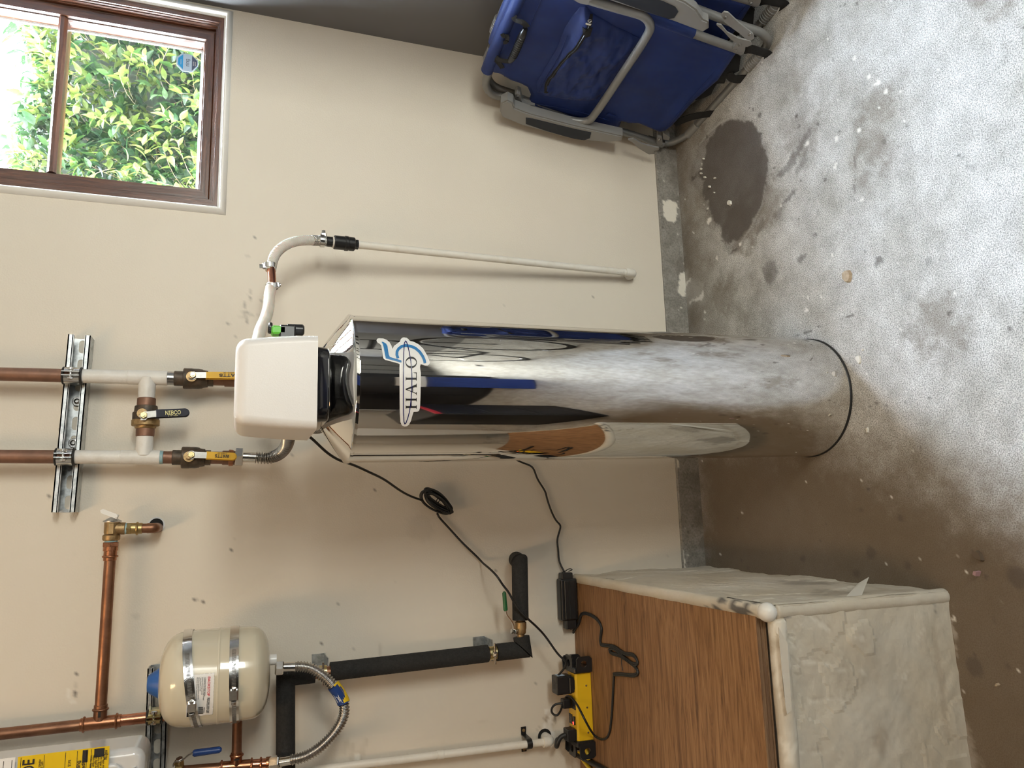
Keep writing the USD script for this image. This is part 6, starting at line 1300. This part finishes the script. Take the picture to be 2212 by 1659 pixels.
blob('hinge', ZC_((357,650),(372,643),(388,650),(398,700),(445,718),(488,722),(484,775),(440,778),(405,770),(365,752),(362,700)), .020, .026, holes=ZC_((374,657),(466,729)))
blob('hinge', ZC_((765,-20),(770,4),(800,20),(850,30),(862,0),(915,5),(915,42),(880,44),(865,-30)), .044, .016)
blob('link', ZC_((1768,105),(1785,88),(1808,92),(1880,160),(1975,235),(1985,262),(1965,275),(1935,265),(1890,225),(1820,175),(1790,150)), .034, .005, holes=ZC_((1790,118),(1958,234)))
blob('link', ZC_((1735,170),(1760,175),(1800,225),(1880,268),(1960,285),(1968,305),(1940,318),(1895,312),(1830,265),(1780,210)), .020, .005, holes=ZC_((1888,306),))
blob('link', ZC_((1130,955),(1165,952),(1220,985),(1310,1008),(1335,1012),(1333,1025),(1300,1028),(1308,1050),(1270,1052),(1200,1010),(1160,970)), .050, .005)
blob('end_block', ZC_((1880,290),(1925,320),(1915,350),(1885,352),(1845,340),(1850,325)), .018, .02, holes=ZC_((1858,344),)); blob('end_block', ZC_((1330,930),(1355,940),(1360,985),(1340,995),(1325,975)), .014, .018, holes=ZC_((1342,952),)); blob('end_block', ZC_((1368,910),(1408,938),(1405,955),(1370,950)), .008, .02)
# webbing straps trailing at the feet, black mesh behind
def strap(pts, offs, w=.024): 
    p_ = spline(C3s(ZC_(*pts), offs), 50); obj('strap', ribbon(p_, np.cross(np.gradient(p_, axis=0), EN+.35*A(0, 0, 1)), w, .0018), 'webbing', ch, smooth=60, label='black webbing strap')
strap(((1905,345),(1960,335),(2020,350),(2080,372),(2088,400),(2070,440),(2030,490),(1975,525),(1900,540),(1840,535),(1812,500)), (.0, .01, .012, .012, .010, .006, .002, 0, 0, -.005, -.010))
strap(((1440,845),(1520,812),(1600,790),(1680,778),(1760,755),(1850,690),(1930,620),(1980,575),(2035,530)), (-.02, -.012, 0, 0, 0, .005, .01, .012, .012), .021)
strap(((1930,570),(1960,600),(2020,632),(2090,664)), (.008, .016, .014, .010), .027)
obj('mesh_panel', sheet(Polygon(c2d(ZC_((1560,725),(1660,600),(1740,520),(1810,450),(1870,430),(1905,470),(1890,540),(1800,560),(1790,640),(1740,650),(1700,700),(1660,710)))), .008, lambda v: lift(v, -.018+.010*np.sin(v[:, 0]*60)), lambda v: lift(v, -.020+.010*np.sin(v[:, 0]*60))), 'webbing', ch, smooth=60, label='black webbing bundle under the seat')
# the second chair stands behind it, shifted towards the room
if True:
    p2_ = path_of('beach_chair'); x2 = UsdGeom.Xform.Define(stage, p2_); sh = A(.085, -.075, 0)
    x2.GetPrim().GetReferences().AddInternalReference(ch); x2.GetPrim().SetInstanceable(True)
    UsdGeom.Xformable(x2).ClearXformOpOrder(); op = x2.GetPrim().GetAttribute('xformOp:translate')
    UsdGeom.Xformable(x2).AddTranslateOp().Set(Gf.Vec3d(*map(float, A(A0[0], A0[1], 0)+sh)))
    UsdGeom.Xformable(x2).AddRotateYOp().Set(-5.0)
    x2.GetPrim().SetInstanceable(False)
    for nm in ('armrest', 'link_002', 'carry_hoop', 'handle_grip', 'handle_strap', 'handle_strap_001', 'handle_strap_002', 'handle_loop', 'strap_001', 'strap_002', 'pocket', 'zipper', 'zipper_flap', 'fabric_tab'):
        stage.OverridePrim(p2_+'/'+nm).SetActive(False)                  # hidden behind the first chair, where the two are nested
    tag(x2.GetPrim(), 'second folded blue beach chair, mostly hidden, next to the dark wall', 'beach chair')

# ================================================================== crumbs and paint chips lying on the floor
def chip(pts_px, name, label, matn, cat_='paint chip', hgt=.0025, group=None):
    p = np.array([Pz(X, Y)[:2] for X, Y in pts_px]); c = p.mean(0); n = len(p)
    V = np.vstack([np.c_[p, np.full(n, .0002)], np.c_[c+(p-c)*.86, np.full(n, hgt)+rng.uniform(0, hgt*.5, n)]])
    g = hull(V); obj(name, g, matn, label=label, category=cat_, group=group, loc=(c[0], c[1], 0), smooth=25)
def blobpx(c, r, n=8, asp=1.0): return [(c[0]+r*(1+rng.uniform(-.28, .28))*math.cos(a), c[1]+asp*r*(1+rng.uniform(-.28, .28))*math.sin(a)) for a in np.linspace(0, 2*np.pi, n, endpoint=False)]
chip(Z4((1155,1445),(1168,1428),(1188,1425),(1200,1445),(1200,1475),(1190,1498),(1172,1500),(1158,1480)), 'pebble', 'tan flat pebble in the pale part of the floor between tank and chairs', 'pebble_tan', 'pebble', .006)
chip(Z3((1985,490),(2010,476),(2030,485),(2038,515),(2036,550),(2022,560),(2005,535),(1985,512)), 'paint_chip', 'white paint chip on the floor just in front of the steel tank', 'paint_chip')
chip(Z3((2044,420),(2056,414),(2062,426),(2054,436),(2044,432)), 'paint_chip', 'tiny white paint chip beside the larger one in front of the steel tank', 'paint_chip')
chip(Z3((2088,1170),(2105,1162),(2112,1185),(2108,1215),(2095,1222),(2098,1195)), 'paint_chip', 'crescent of cream paint on the shaded floor left of the steel tank', 'paint_chip')
chip(Z8((1645,432),(1662,405),(1682,430),(1672,455),(1655,465)), 'paint_chip', 'cream paint chip on the floor at the ledge corner', 'paint_chip')
chip(Z8((1697,488),(1708,482),(1720,492),(1716,508),(1702,508)), 'paint_chip', 'small cream paint chip second from the ledge corner', 'paint_chip')
chip(Z8((1722,832),(1748,808),(1760,845),(1772,895),(1750,902),(1735,870)), 'paint_chip', 'largest white paint chip on the floor along the front of the ledge', 'paint_chip')
chip(Z8((1675,930),(1695,925),(1712,945),(1690,955)), 'paint_chip', 'flat cream chip below the largest chip along the ledge front', 'paint_chip')
chip(Z8((1676,770),(1684,765),(1690,785),(1680,795)), 'paint_chip', 'narrow cream chip against the foot of the ledge front', 'paint_chip')
chip(blobpx(Z8((2043,930))[0], 4), 'pebble', 'small pale pebble on the dark floor in front of the ledge', 'pebble_tan', 'pebble', .005)
chip(blobpx(Z8((1910,180))[0], 5.5, 10), 'pebble', 'small pinkish pebble on the dark floor near the ledge corner', 'pebble_pink', 'pebble', .008)
chip(Z8((1880,40),(1905,25),(1930,45),(1950,95),(1940,105),(1920,85),(1900,80),(1882,62)), 'leaf_scrap', 'crumpled brown leaf scrap on the floor beyond the ledge corner', 'leaf_litter', 'leaf', .006)
chip(Z4((470,1025),(480,1014),(492,1020),(494,1038),(484,1048),(472,1042)), 'paint_chip', 'white crumb in the middle of the dark oil stain', 'paint_chip', hgt=.004)
for i, (x, y, r) in enumerate(((330,770,5),(315,830,6),(315,857,6),(337,880,7),(397,885,6),(365,935,7),(392,970,4))):
    chip(blobpx(Z4((x, y))[0], r/2.724), 'paint_crumb', ('first', 'second', 'third', 'fourth', 'fifth', 'sixth', 'seventh')[i]+' white crumb, counted from the chairs, along the wall side of the oil stain', 'paint_chip', 'paint crumb', .003, 'white crumbs by the oil stain')

# ================================================================== behind the camera: seen only in the mirror of the tank
def boxy(name, b0, b1, mt, label, cat_, extra=(), ch=.01):
    c = (np.asarray(b0)+np.asarray(b1))/2; t = thing(name, label, cat_, A(c[0], c[1], b0[2])); obj('body', rbox(c, np.asarray(b1)-np.asarray(b0), ch=ch), mt, t)
    for nm, e0_, e1_, m_ in extra: obj(nm, rbox((np.asarray(e0_)+np.asarray(e1_))/2, np.asarray(e1_)-np.asarray(e0_), ch=.003), m_, t)
boxy('tool_cabinet', (-1.40, -1.95, 0), (-.62, -1.32, .62), 'dark_cabinet', 'low black tool cabinet with red trim standing on the floor left behind the camera', 'cabinet', [('drawer', (-.622, -1.9, .08+.18*k_), (-.612, -1.37, .24+.18*k_), 'dark_cabinet') for k_ in range(3)]+[('trim', (-.625, -1.93, .60), (-.608, -1.34, .625), 'red_paint')])
boxy('added_shade_cabinet', (-1.9, -3.45, 0), (.86, -3.0, 1.42), 'dark_cabinet', 'added tall dark cabinet with two doors, shading the left wall from the door light', 'cabinet', [('cabinet_door', (-1.87+1.37*k_, -3.005, .05), (-.53+1.37*k_, -2.99, 1.37), 'dark_cabinet') for k_ in range(2)])  # unseen cabinet, added to keep door daylight off the left side
boxy('storage_bin', (.10, -2.9, 0), (.60, -2.4, .50), 'canvas_blue', 'blue plastic storage bin on the garage floor behind the camera', 'storage bin', [('bin_lid', (.08, -2.92, .50), (.62, -2.38, .54), 'paper_white')])
sb = thing('surfboard', 'white surfboard standing against the left garage wall', 'surfboard', (-1.75, -.95, 0))
bp_ = Polygon([(.25*math.sin(math.pi*t)**.6, 1.9*t) for t in np.linspace(0, 1, 30)]+[(-.25*math.sin(math.pi*t)**.6, 1.9*t) for t in np.linspace(1, 0, 30)]).buffer(0)
obj('board', plate(bp_, (-1.78, -.95, .0), (0, 1, 0), (-.10, 0, 1), .05), 'board_white', sb, smooth=20)
for i_, (wy, lab) in enumerate(((-1.55, 'bicycle'),)):
    bi = thing('bicycle', 'dark bicycle standing right of the chairs, outside the view', 'bicycle', (1.62, -1.4, 0))
    for yy in (-.95, -1.95):
        wh = obj('wheel', [torus((1.62, yy, .335), (1, 0, .08), .318, .017, 60, 10)], 'tyre', bi); obj('rim', torus((1.62, yy, .335), (1, 0, .08), .295, .007, 60, 8), 'bright_steel', wh)
        obj('spokes', [cyl((1.62, yy, .335), (1.62, yy+.295*math.cos(a), .335+.295*math.sin(a)), .0012, n=5) for a in np.linspace(0, 2*np.pi, 20, endpoint=False)]+[cyl((1.09, yy, .335), (1.15, yy, .335), .018, n=14)], 'bright_steel', wh)
    obj('frame', [cyl((1.62, a[0], a[1]), (1.62, b[0], b[1]), .016, n=14) for a, b in (((-.95, .335), (-1.03, .86)), ((-1.02, .80), (-1.55, .78)), ((-1.02, .72), (-1.48, .30)), ((-1.48, .30), (-1.57, .90)), ((-1.95, .335), (-1.48, .30)), ((-1.95, .335), (-1.55, .76)))], 'dark_cabinet', bi)
    obj('saddle', roundbox((1.62, -1.59, .93), (.12, .26, .05), .02), 'black_matte', bi); obj('handlebar', tube(bend([(1.47, -.95, .98), (1.50, -1.03, .95), (1.74, -1.03, .95), (1.77, -.95, .98)], .03), .012, 10), 'black_matte', bi)
print('tris', sum(len(UsdGeom.Mesh(p).GetFaceVertexCountsAttr().Get()) for p in stage.Traverse() if p.IsA(UsdGeom.Mesh)))
